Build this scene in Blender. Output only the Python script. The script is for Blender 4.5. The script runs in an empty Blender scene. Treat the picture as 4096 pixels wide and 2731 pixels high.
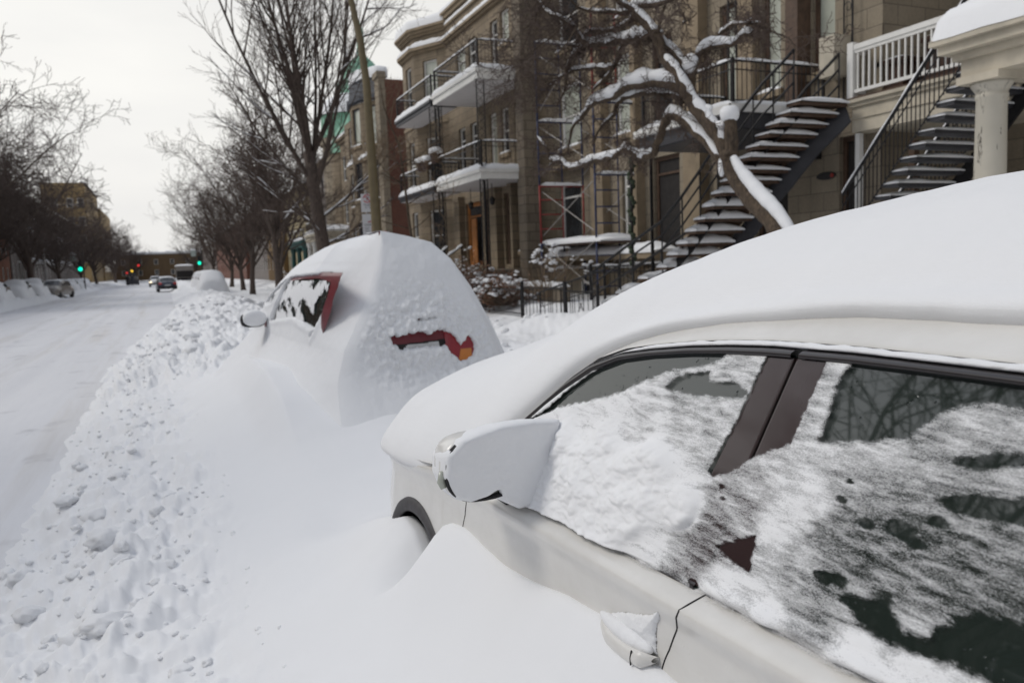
import bpy, math, random
import numpy as np
from mathutils import Vector, Matrix
R = math.radians
scene = bpy.context.scene
COL = scene.collection
ORIG = {}

# ------------------------------------------------------------------ helpers
def _hash(seed):
    r = np.random.RandomState(seed)
    return r.permutation(256), r.uniform(0, 2*np.pi, 256)
_tabs = {}
def pn(x, y, seed=0):
    if seed not in _tabs: _tabs[seed] = _hash(seed)
    perm, ang = _tabs[seed]
    x = np.asarray(x, float); y = np.asarray(y, float)
    xi = np.floor(x).astype(int); yi = np.floor(y).astype(int)
    xf = x-xi; yf = y-yi
    u = xf*xf*xf*(xf*(xf*6-15)+10); v = yf*yf*yf*(yf*(yf*6-15)+10)
    def g(ix, iy, dx, dy):
        a = ang[perm[(perm[ix & 255]+iy) & 255]]
        return np.cos(a)*dx+np.sin(a)*dy
    n00 = g(xi, yi, xf, yf); n10 = g(xi+1, yi, xf-1, yf)
    n01 = g(xi, yi+1, xf, yf-1); n11 = g(xi+1, yi+1, xf-1, yf-1)
    return (n00*(1-u)+n10*u)*(1-v)+(n01*(1-u)+n11*u)*v
def fbm(x, y, seed=0, oct=4, gain=.5):
    s = 0; a = 1; f = 1
    for i in range(oct):
        s = s+a*pn(x*f, y*f, seed+i); a *= gain; f *= 2.03
    return s
def sstep(a, b, x):
    t = np.clip((np.asarray(x, float)-a)/(b-a), 0, 1); return t*t*(3-2*t)
def lerp_pts(x, pts):
    return np.interp(x, [p[0] for p in pts], [p[1] for p in pts])
def crom(x, xs, ys):
    """smooth (cubic Hermite) interpolation; ys may be 2-D (len(xs), k)"""
    xs = np.asarray(xs, float); ys = np.asarray(ys, float)
    m = np.gradient(ys, xs, axis=0)
    i = np.clip(np.searchsorted(xs, x)-1, 0, len(xs)-2)
    h = xs[i+1]-xs[i]; t = np.clip((x-xs[i])/h, 0, 1)
    if ys.ndim > 1: h = h[..., None] if np.ndim(h) else h; t = t[..., None] if np.ndim(t) else t
    return (2*t**3-3*t**2+1)*ys[i]+(t**3-2*t**2+t)*h*m[i]+(-2*t**3+3*t**2)*ys[i+1]+(t**3-t**2)*h*m[i+1]
def inpoly(px, py, poly):
    px = np.asarray(px); py = np.asarray(py); c = np.zeros(px.shape, bool); n = len(poly); j = n-1
    for i in range(n):
        xi, yi = poly[i]; xj, yj = poly[j]
        if yi != yj:
            c ^= ((yi > py) != (yj > py)) & (px < (xj-xi)*(py-yi)/(yj-yi)+xi)
        j = i
    return c
def polydist(px, py, poly):
    """signed distance, positive inside"""
    d = np.full(np.shape(px), 1e9); n = len(poly)
    for i in range(n):
        ax, ay = poly[i]; bx, by = poly[(i+1) % n]
        vx, vy = bx-ax, by-ay; L = vx*vx+vy*vy+1e-12
        t = np.clip(((px-ax)*vx+(py-ay)*vy)/L, 0, 1)
        d = np.minimum(d, np.hypot(px-ax-t*vx, py-ay-t*vy))
    return np.where(inpoly(px, py, poly), d, -d)

def tag(o, label=None, cat=None, group=None, kind=None):
    if label: o['label'] = label
    if cat: o['category'] = cat
    if group: o['group'] = group
    if kind: o['kind'] = kind
    return o
def thing(name, label, cat, loc=(0, 0, 0), group=None):
    o = bpy.data.objects.new(name, None); COL.objects.link(o)
    o.location = loc; o.empty_display_size = .2; ORIG[o] = Vector(loc)
    return tag(o, label, cat, group)

class MB:
    def __init__(s): s.v = []; s.f = []
    def add(s, vs, fs):
        b = len(s.v); s.v.extend([tuple(map(float, v)) for v in vs]); s.f.extend([tuple(i+b for i in f) for f in fs]); return s
    def box(s, x0, x1, y0, y1, z0, z1):
        return s.add([(x0,y0,z0),(x1,y0,z0),(x1,y1,z0),(x0,y1,z0),(x0,y0,z1),(x1,y0,z1),(x1,y1,z1),(x0,y1,z1)],
                     [(0,3,2,1),(4,5,6,7),(0,1,5,4),(1,2,6,5),(2,3,7,6),(3,0,4,7)])
    def obox(s, O, u, n, a0, a1, z0, z1, d0, d1):
        """box in a wall frame: a along u, z up, d along the outward normal n (2-D vectors)"""
        P = lambda a, d, z: (O[0]+u[0]*a+n[0]*d, O[1]+u[1]*a+n[1]*d, z)
        return s.add([P(a0,d0,z0),P(a1,d0,z0),P(a1,d1,z0),P(a0,d1,z0),P(a0,d0,z1),P(a1,d0,z1),P(a1,d1,z1),P(a0,d1,z1)],
                     [(0,3,2,1),(4,5,6,7),(0,1,5,4),(1,2,6,5),(2,3,7,6),(3,0,4,7)])
    def tube(s, pts, r, n=6, cap=True):
        pts = [Vector(p) for p in pts]; m = len(pts)
        rs = r if hasattr(r, '__len__') else [r]*m
        b = len(s.v); prev = None
        for i, p in enumerate(pts):
            d = (pts[min(i+1, m-1)]-pts[max(i-1, 0)])
            if d.length < 1e-9: d = Vector((0, 0, 1))
            d.normalize()
            if prev is None:
                a = d.orthogonal().normalized()
            else:
                a = prev-d*prev.dot(d)
                a = a.normalized() if a.length > 1e-6 else d.orthogonal().normalized()
            prev = a; c = d.cross(a)
            for k in range(n):
                t = 2*math.pi*k/n
                q = p+(a*math.cos(t)+c*math.sin(t))*rs[i]
                s.v.append((q.x, q.y, q.z))
        for i in range(m-1):
            for k in range(n):
                k2 = (k+1) % n
                s.f.append((b+i*n+k, b+i*n+k2, b+(i+1)*n+k2, b+(i+1)*n+k))
        if cap and n > 2:
            s.f.append(tuple(b+k for k in reversed(range(n)))); s.f.append(tuple(b+(m-1)*n+k for k in range(n)))
        return s
    def grid(s, P, closed=False):
        P = np.asarray(P); m, n = P.shape[:2]; b = len(s.v)
        s.v.extend(map(tuple, P.reshape(-1, 3).tolist()))
        for i in range(m-1):
            for j in range(n-1+(1 if closed else 0)):
                j2 = (j+1) % n
                s.f.append((b+i*n+j, b+i*n+j2, b+(i+1)*n+j2, b+(i+1)*n+j))
        return s
    def prism(s, poly, z0, z1):
        n = len(poly)
        s.add([(x, y, z0) for x, y in poly]+[(x, y, z1) for x, y in poly],
              [tuple(reversed(range(n))), tuple(range(n, 2*n))]+[(i, (i+1) % n, n+(i+1) % n, n+i) for i in range(n)])
        return s
    def lathe(s, c, prof, n=20):
        P = [[(c[0]+r*math.cos(2*math.pi*k/n), c[1]+r*math.sin(2*math.pi*k/n), c[2]+z) for k in range(n)] for r, z in prof]
        return s.grid(np.array(P), True)
    def blob(s, c, r, rng, n=8, m=6, amp=.2, flat=None):
        P = []
        ph = rng.uniform(0, 6.28); ph2 = rng.uniform(0, 6.28)
        for i in range(m+1):
            th = math.pi*i/m
            row = []
            for k in range(n):
                a = 2*math.pi*k/n
                q = 1+amp*math.sin(3*a+ph+th*2)*math.sin(th)+amp*.7*math.sin(2*a+ph2-3*th)*math.sin(th)
                z = math.cos(th)*r[2]
                if flat is not None and z < flat*r[2]: z = flat*r[2]
                row.append((c[0]+r[0]*q*math.sin(th)*math.cos(a), c[1]+r[1]*q*math.sin(th)*math.sin(a), c[2]+z))
            P.append(row)
        return s.grid(np.array(P)[::-1], True)
    def build(s, name, mat, parent=None, smooth=False):
        top = parent
        while top is not None and top.parent is not None: top = top.parent
        off = ORIG.get(top, Vector((0, 0, 0)))
        me = bpy.data.meshes.new(name)
        V = np.array(s.v, dtype=np.float64).reshape(-1, 3)-np.array(off)
        me.from_pydata(V.tolist(), [], s.f)
        if smooth: me.polygons.foreach_set('use_smooth', [True]*len(me.polygons))
        me.update()
        o = bpy.data.objects.new(name, me); COL.objects.link(o)
        if mat: me.materials.append(mat)
        if parent: o.parent = parent
        return o
def np_mesh(name, P, mat, parent=None, closed=False, smooth=True, attr=None, keep=None, flip=False):
    """big quad grid from an (m, n, 3) array"""
    m, n = P.shape[:2]
    top = parent
    while top is not None and top.parent is not None: top = top.parent
    off = np.array(ORIG.get(top, Vector((0, 0, 0))))
    V = (P.reshape(-1, 3)-off)
    i = np.arange(m-1)[:, None]; j = np.arange(n-(0 if closed else 1))[None, :]
    j2 = (j+1) % n
    a = i*n+j; b = i*n+j2; c = (i+1)*n+j2; d = (i+1)*n+j
    F = np.stack([a, b, c, d], -1).reshape(-1, 4)
    if flip: F = F[:, ::-1]
    if keep is not None:
        F = F[keep.reshape(-1)]; used = np.unique(F); ix = np.zeros(len(V), int); ix[used] = np.arange(len(used)); F = ix[F]; V = V[used]
        if attr: attr = {k: np.asarray(q).reshape(-1)[used] for k, q in attr.items()}
    me = bpy.data.meshes.new(name)
    me.vertices.add(len(V)); me.vertices.foreach_set('co', V.astype(np.float32).ravel())
    me.loops.add(F.size); me.loops.foreach_set('vertex_index', F.astype(np.int32).ravel())
    me.polygons.add(len(F)); me.polygons.foreach_set('loop_start', np.arange(0, F.size, 4, dtype=np.int32))
    me.polygons.foreach_set('loop_total', np.full(len(F), 4, dtype=np.int32))
    if smooth: me.polygons.foreach_set('use_smooth', np.ones(len(F), bool))
    me.update(calc_edges=True); me.validate()
    if attr:
        for k, val in attr.items():
            A = me.attributes.new(k, 'FLOAT', 'POINT'); A.data.foreach_set('value', np.asarray(val, np.float32).ravel())
    me.materials.append(mat)
    o = bpy.data.objects.new(name, me); COL.objects.link(o)
    if parent: o.parent = parent
    return o
def copy_tree(o, parent=None, dloc=None, **kw):
    c = o.copy(); COL.objects.link(c)
    if parent: c.parent = parent
    if dloc: c.location = Vector(o.location)+Vector(dloc)
    for ch in [x for x in bpy.data.objects if x.parent == o]: copy_tree(ch, c)
    return tag(c, **kw) if kw else c

# ------------------------------------------------------------------ materials
class NT:
    def __init__(s, name):
        s.m = bpy.data.materials.new(name); s.m.use_nodes = True
        s.t = s.m.node_tree; s.n = s.t.nodes; s.l = s.t.links
        s.b = s.n['Principled BSDF']; s.out = s.n['Material Output']
    def add(s, typ, **kw):
        x = s.n.new(typ)
        for k, v in kw.items(): setattr(x, k, v)
        return x
    def noise(s, scale, detail=4, rough=.55, vec=None, dist=0):
        x = s.add('ShaderNodeTexNoise'); x.inputs['Scale'].default_value = scale; x.inputs['Detail'].default_value = detail
        x.inputs['Roughness'].default_value = rough; x.inputs['Distortion'].default_value = dist
        if vec is not None: s.l.new(vec, x.inputs['Vector'])
        return x.outputs['Fac']
    def coord(s, scale=(1, 1, 1)):
        tc = s.add('ShaderNodeNewGeometry'); mp = s.add('ShaderNodeMapping')
        mp.inputs['Scale'].default_value = scale; s.l.new(tc.outputs['Position'], mp.inputs['Vector'])
        return mp.outputs['Vector']
    def math(s, op, a, b=None, clamp=False):
        x = s.add('ShaderNodeMath', operation=op, use_clamp=clamp)
        for i, q in enumerate((a, b)):
            if q is None: continue
            if isinstance(q, (int, float)): x.inputs[i].default_value = q
            else: s.l.new(q, x.inputs[i])
        return x.outputs[0]
    def ramp(s, fac, stops):
        x = s.add('ShaderNodeValToRGB'); e = x.color_ramp.elements
        while len(e) < len(stops): e.new(.5)
        for i, (p, c) in enumerate(stops): e[i].position = p; e[i].color = (*c, 1) if len(c) == 3 else c
        s.l.new(fac, x.inputs['Fac']); return x.outputs['Color']
    def mix(s, fac, a, b):
        x = s.add('ShaderNodeMix', data_type='RGBA')
        for k, q in ((0, fac), (6, a), (7, b)):
            if isinstance(q, (int, float)): x.inputs[k].default_value = q
            elif isinstance(q, tuple): x.inputs[k].default_value = (*q, 1)
            else: s.l.new(q, x.inputs[k])
        return x.outputs[2]
    def bump(s, h, strength=.3, dist=.02, nrm=None):
        x = s.add('ShaderNodeBump'); x.inputs['Strength'].default_value = strength; x.inputs['Distance'].default_value = dist
        s.l.new(h, x.inputs['Height'])
        if nrm is not None: s.l.new(nrm, x.inputs['Normal'])
        s.l.new(x.outputs['Normal'], s.b.inputs['Normal']); return x.outputs['Normal']
    def col(s, c):
        if isinstance(c, tuple): s.b.inputs['Base Color'].default_value = (*c, 1)
        else: s.l.new(c, s.b.inputs['Base Color'])
        return s
    def set(s, **kw):
        for k, v in kw.items(): s.b.inputs[k.replace('_', ' ')].default_value = v
        return s

def m_plain(name, c, rough=.6, metal=0, var=.12, scale=6, bump=0):
    t = NT(name); f = t.noise(scale, 5, vec=t.coord())
    lo = tuple(x*(1-var) for x in c); hi = tuple(min(1, x*(1+var)) for x in c)
    t.col(t.ramp(f, [(.3, lo), (.7, hi)])); t.set(Roughness=rough, Metallic=metal)
    if bump: t.bump(t.noise(scale*6, 4, vec=t.coord()), bump, .01)
    return t.m
def m_snow(name, c=(.82, .828, .845), bump=.25, grain=420, lump=9, dist=.012, lumpw=.6):
    t = NT(name); v = t.coord()
    t.col(t.mix(t.noise(3.1, 3, vec=v), tuple(x*.965 for x in c), c))
    t.set(Roughness=.72); t.b.inputs['Specular IOR Level'].default_value = .22
    h = t.math('ADD', t.math('MULTIPLY', t.noise(lump, 6, .6, v), lumpw), t.math('ADD', t.math('MULTIPLY', t.noise(grain, 3, .7, v), .13), t.math('MULTIPLY', t.noise(95, 4, .65, v), .10)))
    t.bump(h, bump, dist)
    return t.m
def m_masonry(name, c1, c2, mortar, bw=.55, bh=.28, ms=.012, rough=.85, stain=.25):
    t = NT(name)
    g = t.add('ShaderNodeNewGeometry'); sp = t.add('ShaderNodeSeparateXYZ'); t.l.new(g.outputs['Position'], sp.inputs[0])
    cm = t.add('ShaderNodeCombineXYZ'); t.l.new(t.math('ADD', sp.outputs[0], sp.outputs[1]), cm.inputs[0]); t.l.new(sp.outputs[2], cm.inputs[1])
    b = t.add('ShaderNodeTexBrick'); t.l.new(cm.outputs[0], b.inputs['Vector'])
    b.inputs['Scale'].default_value = 1; b.inputs['Brick Width'].default_value = bw; b.inputs['Row Height'].default_value = bh
    b.inputs['Mortar Size'].default_value = ms; b.inputs['Mortar Smooth'].default_value = .3; b.inputs['Bias'].default_value = 0
    b.inputs['Color1'].default_value = (*c1, 1); b.inputs['Color2'].default_value = (*c2, 1); b.inputs['Mortar'].default_value = (*mortar, 1)
    v = t.coord((1, 1, .35))
    dark = t.ramp(t.noise(1.3, 6, .65, v), [(.35, (1-stain,)*3), (.65, (1.0,)*3)])
    x = t.add('ShaderNodeMix', data_type='RGBA', blend_type='MULTIPLY'); x.inputs[0].default_value = 1
    t.l.new(b.outputs['Color'], x.inputs[6]); t.l.new(dark, x.inputs[7])
    f2 = t.ramp(t.noise(24, 4, .6, t.coord()), [(.3, (.86,)*3), (.7, (1.05,)*3)])
    y = t.add('ShaderNodeMix', data_type='RGBA', blend_type='MULTIPLY'); y.inputs[0].default_value = 1
    t.l.new(x.outputs[2], y.inputs[6]); t.l.new(f2, y.inputs[7])
    t.col(y.outputs[2]); t.set(Roughness=rough)
    h = t.math('ADD', t.math('MULTIPLY', b.outputs['Fac'], -1.0), t.math('MULTIPLY', t.noise(30, 4, .6, t.coord()), .5))
    t.bump(h, .5, .01)
    return t.m
def m_snow_wind(name, c):
    t = NT(name); v = t.coord()
    t.col(t.mix(t.noise(2.1, 4, vec=v), tuple(x*.96 for x in c), c)); t.set(Roughness=.7); t.b.inputs['Specular IOR Level'].default_value = .22
    h = t.math('ADD', t.math('MULTIPLY', t.noise(9, 5, .6, t.coord((5, .8, 5))), .35), t.math('MULTIPLY', t.noise(330, 3, .7, v), .16))
    h = t.math('ADD', h, t.math('MULTIPLY', t.noise(60, 4, .6, t.coord((3, .5, 3))), .10)); t.bump(h, .42, .010); return t.m
def m_emit(name, c, s):
    t = NT(name); t.col((c[0]*.2, c[1]*.2, c[2]*.2)); t.b.inputs['Emission Color'].default_value = (*c, 1); t.b.inputs['Emission Strength'].default_value = s
    return t.m
def m_glass(name, c=(.02, .022, .025), rough=.04, var=.4):
    t = NT(name); f = t.noise(1.7, 3, vec=t.coord())
    t.col(t.ramp(f, [(.35, tuple(x*(1-var) for x in c)), (.65, tuple(x*(1+var) for x in c))])); t.set(Roughness=rough)
    t.b.inputs['IOR'].default_value = 1.52; t.b.inputs['Specular IOR Level'].default_value = .6
    w = t.noise(1.1, 2, vec=t.coord()); t.bump(w, .06, .05)
    return t.m
def m_paint(name, c, rough=.3, dirt=.1, coat=.4, var=.05):
    t = NT(name); f = t.noise(5, 6, .65, t.coord((1, .5, 1)))
    t.col(t.ramp(f, [(.35, tuple(x*(1-dirt) for x in c)), (.6, c)])); t.set(Roughness=rough)
    t.b.inputs['Coat Weight'].default_value = coat; t.b.inputs['Coat Roughness'].default_value = .12
    return t.m

M = {}
M['snow'] = m_snow('fresh_snow', bump=.22)
M['snow_soft'] = m_snow('smooth_snow', bump=.16, lump=5, dist=.008, lumpw=.5)
M['snow_wind'] = m_snow_wind('wind_packed_snow', (.83, .835, .845))
M['snow_clump'] = m_snow('clumpy_snow', bump=.45, lump=34, dist=.012)
M['snow_far'] = m_snow('settled_snow', bump=.3, lump=4, grain=60, dist=.05)
M['stone'] = m_masonry('greystone', (.235, .185, .125), (.285, .225, .155), (.13, .105, .075), .62, .31)
M['stone_trim'] = m_plain('dressed_stone', (.25, .195, .13), .85, var=.2, scale=2.5, bump=.3)
M['stone_pale'] = m_masonry('pale_limestone', (.27, .225, .165), (.315, .265, .195), (.17, .14, .105), .7, .36, .01)
M['stone_base'] = m_masonry('rough_base_stone', (.19, .155, .115), (.24, .195, .145), (.11, .095, .07), .5, .3, .016)
M['brick_red'] = m_masonry('red_brick', (.17, .058, .036), (.215, .078, .048), (.13, .085, .065), .22, .075, .012)
M['brick_orange'] = m_masonry('orange_brick', (.30, .10, .045), (.24, .085, .04), (.2, .13, .09), .22, .075, .01)
M['brick_tan'] = m_masonry('tan_brick', (.40, .285, .13), (.36, .25, .115), (.3, .22, .12), .24, .08, .008)
M['brick_ochre'] = m_masonry('ochre_brick', (.27, .16, .055), (.22, .13, .045), (.2, .13, .07), .3, .1, .01)
M['stone_grey'] = m_masonry('grey_stone', (.20, .175, .16), (.25, .22, .2), (.14, .12, .11), .7, .35, .015)
M['stucco_cream'] = m_plain('cream_render', (.36, .30, .18), .9, var=.12, scale=3)
M['white'] = m_plain('white_painted_wood', (.74, .73, .70), .5, var=.06, scale=4)
M['cream'] = m_plain('weathered_cream_paint', (.50, .45, .36), .6, var=.16, scale=3)
M['soffit'] = m_plain('painted_soffit', (.60, .58, .58), .6, var=.05, scale=2)
M['iron'] = m_plain('black_iron', (.018, .017, .018), .5, .3, var=.3, scale=12)
M['dark_metal'] = m_plain('dark_grey_metal', (.055, .055, .062), .5, .2, var=.15, scale=4)
M['slate'] = m_plain('slate_mansard', (.045, .05, .062), .6, var=.3, scale=6)
M['copper'] = m_plain('copper_patina', (.20, .40, .29), .7, var=.25, scale=4)
M['teal'] = m_plain('teal_paint', (.035, .11, .10), .5, var=.2)
M['wood_orange'] = m_plain('varnished_door', (.36, .14, .035), .4, var=.3, scale=5)
M['wood_brown'] = m_plain('brown_wood', (.085, .05, .032), .6, var=.35, scale=8)
M['dark_in'] = m_plain('dark_recess', (.02, .017, .016), .9, var=.3)
M['glass'] = m_glass('window_glass', (.035, .037, .04))
M['glass_pale'] = m_glass('pale_glass', (.42, .44, .38), .12, .12)  # pale base colour, no curtain; paints reflected sky into the stair-house panes
M['blue_steel'] = m_plain('blue_scaffold_steel', (.022, .032, .085), .5, .2, var=.3, scale=9)
M['red_steel'] = m_plain('red_scaffold_steel', (.26, .035, .03), .5, .2, var=.3, scale=9)
M['zinc'] = m_plain('galvanised_steel', (.36, .34, .32), .5, .4, var=.2, scale=9)
M['pole'] = m_plain('olive_brown_post', (.135, .105, .055), .55, .1, var=.18, scale=5)
M['terracotta'] = m_plain('brown_planter', (.055, .024, .014), .5, var=.3)
M['leaf'] = m_plain('dead_brown_leaves', (.15, .075, .045), .8, var=.4, scale=20)
def m_bark(name, c1, c2):
    t = NT(name); v = t.coord((1, 1, .4)); f = t.noise(22, 7, .65, v)
    t.col(t.ramp(f, [(.35, c1), (.65, c2)])); t.set(Roughness=.9); t.bump(t.noise(38, 6, .65, v), .9, .02); return t.m
M['bark'] = m_bark('bark_brown', (.035, .025, .018), (.12, .085, .055))
M['bark_grey'] = m_bark('bark_grey', (.055, .041, .034), (.12, .09, .073))
M['twig'] = m_plain('twig_brown', (.088, .062, .050), .85, var=.25, scale=3)
M['twig_dark'] = m_plain('dark_twigs', (.078, .056, .047), .85, var=.25, scale=3)
M['twig_pale'] = m_plain('pale_twig', (.19, .135, .085), .85, var=.25, scale=3)
# ------------------------------------------------------------------ ground
DPTS = [(-6,.85),(-2,1.0),(1.09,1.03),(1.33,1.045),(1.475,1.03),(1.61,1.005),(1.81,.98),(1.954,.98),(2.064,.985),(2.122,.985),(2.222,.97),(2.297,.94),
        (2.36,.86),(2.43,.74),(2.5,.76),(2.62,.83),(2.75,.845),(2.9,.80),(3.05,.76),(3.3,.70),(3.8,.60),(4.6,.60),(5.4,.68),(6.0,.80),(7.0,.92),(9.2,.85),(10.2,.75),(11,.7),(14,.66),(400,.6)]
def ground_h(X, Y, fine=True):
    X = np.asarray(X, float); Y = np.asarray(Y, float)
    D = lerp_pts(Y, DPTS)
    X0 = X; X = np.where(X < .1, X+(.16*pn(Y*.55, 0*Y+3.3, 6)+.07*pn(Y*1.9, 0*Y+7.1, 7)+.03*pn(Y*5.5, 0*Y+2.2, 8))*sstep(.1, -.3, X)*sstep(-4, -1.6, X), X)
    t = np.clip((X+.35)/1.08, 0, 1)
    DS = lerp_pts(Y, [(-6,.85),(-2,.95),(1,1.0),(1.8,.95),(2.6,.84),(3.6,.66),(4.6,.60),(5.6,.66),(7,.82),(9,.82),(11,.7),(14,.66),(400,.6)])
    D = DS+(D-DS)*sstep(.78, 1.0, t)
    gap = sstep(3.0, 3.9, Y)*(1-sstep(5.0, 6.3, Y)); t2 = np.clip((X+.45)/1.9, 0, 1)
    ramp = t**1.55*(1-gap)+gap*t2*t2*(3-2*t2)
    near = np.where(X < -.35, lerp_pts(X, [(-400,.6),(-14,.55),(-9.8,.55),(-9.0,.42),(-8.3,-.03),(-1.12,-.03),(-.95,.05),(-.7,.17),(-.35,.30)]),
                    .30+(D-.30)*ramp)
    inside = sstep(.76, .95, X)*sstep(2.75, 2.5, X)*sstep(-2, -1, Y)*(1-sstep(3.3, 3.7, Y))
    inside2 = sstep(1.25, 1.5, X)*sstep(2.75, 2.5, X)*sstep(6.2, 6.8, Y)*(1-sstep(9.2, 10, Y))
    near = near*(1-inside)+inside*.42
    near = near*(1-inside2)+inside2*.5
    side = lerp_pts(X, [(2.5,.58),(3.1,.55),(3.9,.33),(6.5,.22),(8.2,.2),(8.7,.28),(9.3,.55),(12,.65),(60,.65),(400,.6)])
    near = np.where(X > 2.5, side+(near-side)*sstep(3.2, 2.5, X), near)
    Xf = X-np.where(X > -4, 1.45*sstep(13, 48, Y), 0)*sstep(3.2, 1.8, X)
    far = lerp_pts(Xf, [(-400,.6),(-14,.55),(-9.8,.55),(-9.0,.42),(-8.3,-.03),(-1.15,-.03),(-.75,.14),(-.1,.38),(.8,.55),(2.0,.56),(2.9,.52),(3.9,.33),(6.5,.25),(8.4,.25),(9.3,.55),(12,.65),(60,.65),(400,.6)])
    b = sstep(9.6, 11.6, Y+.4*np.sin(X*3))
    h = near*(1-b)+far*b
    h = h+.5*np.exp(-((X-7.7)**2/.9+(Y-13.1)**2/1.6))+.35*np.exp(-((X-7.0)**2/.7+(Y-14.8)**2/1.2))+.22*np.exp(-((X-5.6)**2/.8+(Y-10.6)**2/1.4))+.3*np.exp(-((X-4.2)**2/1+(Y-13)**2/5))
    # lumpy ploughed ridge beside the road, smooth drift against the cars
    edge = .22*pn(Y*.8, X*.3, 5)
    bank = sstep(-1.2, -.85, X+edge*.4)*(1-sstep(-.12, .34, X+edge*1.3))*(1-b)
    bank = np.maximum(bank, b*sstep(-1.25, -.8, Xf)*(1-sstep(2.6, 4.6, X))*.95)
    bank = np.maximum(bank, .8*sstep(-8.2, -9, X)*(1-sstep(-13, -16, X)))
    walk = sstep(2.8, 3.6, X)*(1-sstep(8.2, 9.0, X))
    if fine:
        n1 = fbm(X*2.2, Y*2.2, 11, 3); n2 = fbm(X*6.5, Y*6.5, 21, 3); n3 = fbm(X*19, Y*19, 31, 2)
        bil = (np.abs(fbm(X*4.2, Y*4.2, 41, 2))-.3)
        h = h+bank*(1+1.1*b)*(.075*n1+.055*n2+.024*n3-.055*bil+.030*np.clip(fbm(X*9, Y*9, 51, 3), 0, 1))
        h = h+b*bank*(.20*fbm(X*1.0, Y*.6, 61, 3))
        h = h+walk*(.05*n1+.035*n2+.008*n3)
        smooth = (1-bank)*(1-walk)*sstep(-.5, 0, X)
        h = h+smooth*(.016*fbm(X*1.6, Y*1.1, 71, 2)+.0016*fbm(X*14, Y*11, 81, 2))
        # blown ripples and a shallow hollow in front of the wheel
        h = h-.045*np.exp(-((X-.52)**2/.02+(Y-3.05)**2/.06))
    return h
th = np.concatenate([np.linspace(-180, -24, 60, endpoint=False), np.linspace(-24, 66, 760, endpoint=False), np.linspace(66, 180, 50)])
rr = [.28]
while rr[-1] < 1200: rr.append(rr[-1]*1.0125 if rr[-1] < 40 else rr[-1]*1.04)
TH, RR = np.meshgrid(np.radians(th), np.array(rr))
GX = RR*np.sin(TH); GY = RR*np.cos(TH)
GZ = ground_h(GX, GY)
ctr = np.zeros((1, len(th), 3)); ctr[..., 2] = ground_h(0, 0)
P = np.concatenate([ctr, np.stack([GX, GY, GZ], -1)], 0)
g = np_mesh('ground', P, M['snow'], flip=True)
tag(g, 'snow covered ground with ploughed ridges and smooth drifts', kind='structure')

# road: packed, driven-over snow
t = NT('packed_road_snow'); v = t.coord((1, .12, 1)); v2 = None
base = t.mix(t.noise(1.2, 6, .6, v), (.62, .625, .655), (.78, .785, .81))
tan = t.ramp(t.noise(.9, 5, .6, t.coord((1.3, .07, 1))), [(.56, (0, 0, 0)), (.68, (1, 1, 1))])
c = t.mix(t.math('MULTIPLY', tan, .35), base, (.55, .50, .43))
dk = t.ramp(t.noise(2.3, 4, .6, t.coord((.5, .4, 1))), [(.60, (0, 0, 0)), (.70, (1, 1, 1))])
c = t.mix(t.math('MULTIPLY', dk, .55), c, (.36, .36, .38))
gx = t.add('ShaderNodeNewGeometry'); sx_ = t.add('ShaderNodeSeparateXYZ'); t.l.new(gx.outputs['Position'], sx_.inputs[0])
wx = t.math('ADD', sx_.outputs[0], t.math('MULTIPLY', t.math('SUBTRACT', t.noise(.6, 2, .5, t.coord((.2, .12, 1))), .5), 1.6))
rut = t.ramp(t.math('SINE', t.math('MULTIPLY', wx, 3.7)), [(.55, (0, 0, 0)), (.95, (1, 1, 1))])
c = t.mix(t.math('MULTIPLY', t.math('MULTIPLY', rut, t.ramp(t.noise(1.1, 5, .65, t.coord((2.2, .14, 1))), [(.42, (0, 0, 0)), (.62, (1, 1, 1))])), .42), c, (.50, .48, .46))
t.col(c); t.set(Roughness=.6); t.bump(t.math('ADD', t.noise(7, 6, .6, t.coord((1, .2, 1))), t.math('MULTIPLY', t.noise(60, 3, .6, t.coord()), .25)), .3, .03)
M['road'] = t.m
xs = np.concatenate([np.linspace(-8.45, -1.9, 90, endpoint=False), np.linspace(-1.9, -.45, 60)])
ys = [-30.0]
while ys[-1] < 420: ys.append(ys[-1]+max(.05, abs(ys[-1]-2)*.018))
RX, RY = np.meshgrid(xs, np.array(ys))
RZ = .004+.017*np.sin(RX*9+.4*np.sin(RY*.21))*np.exp(-((np.mod(RX+8.5, 1.75)-.8)**2)/.12)+.014*fbm(RX*1.5, RY*.35, 91, 3)+.006*fbm(RX*6, RY*2.5, 95, 2)
RX = RX+np.where(RX > -2, 1.45*sstep(13, 48, RY)*sstep(-2, -1.0, RX), 0)
RZ += 0*sstep(-1.5, -1.0, RX)-.25*sstep(-.9, -.5, xs[None, :])
road = np_mesh('road', np.stack([RX, RY, RZ], -1), M['road'])
tag(road, 'packed snow street with tyre tracks', kind='structure')

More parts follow.
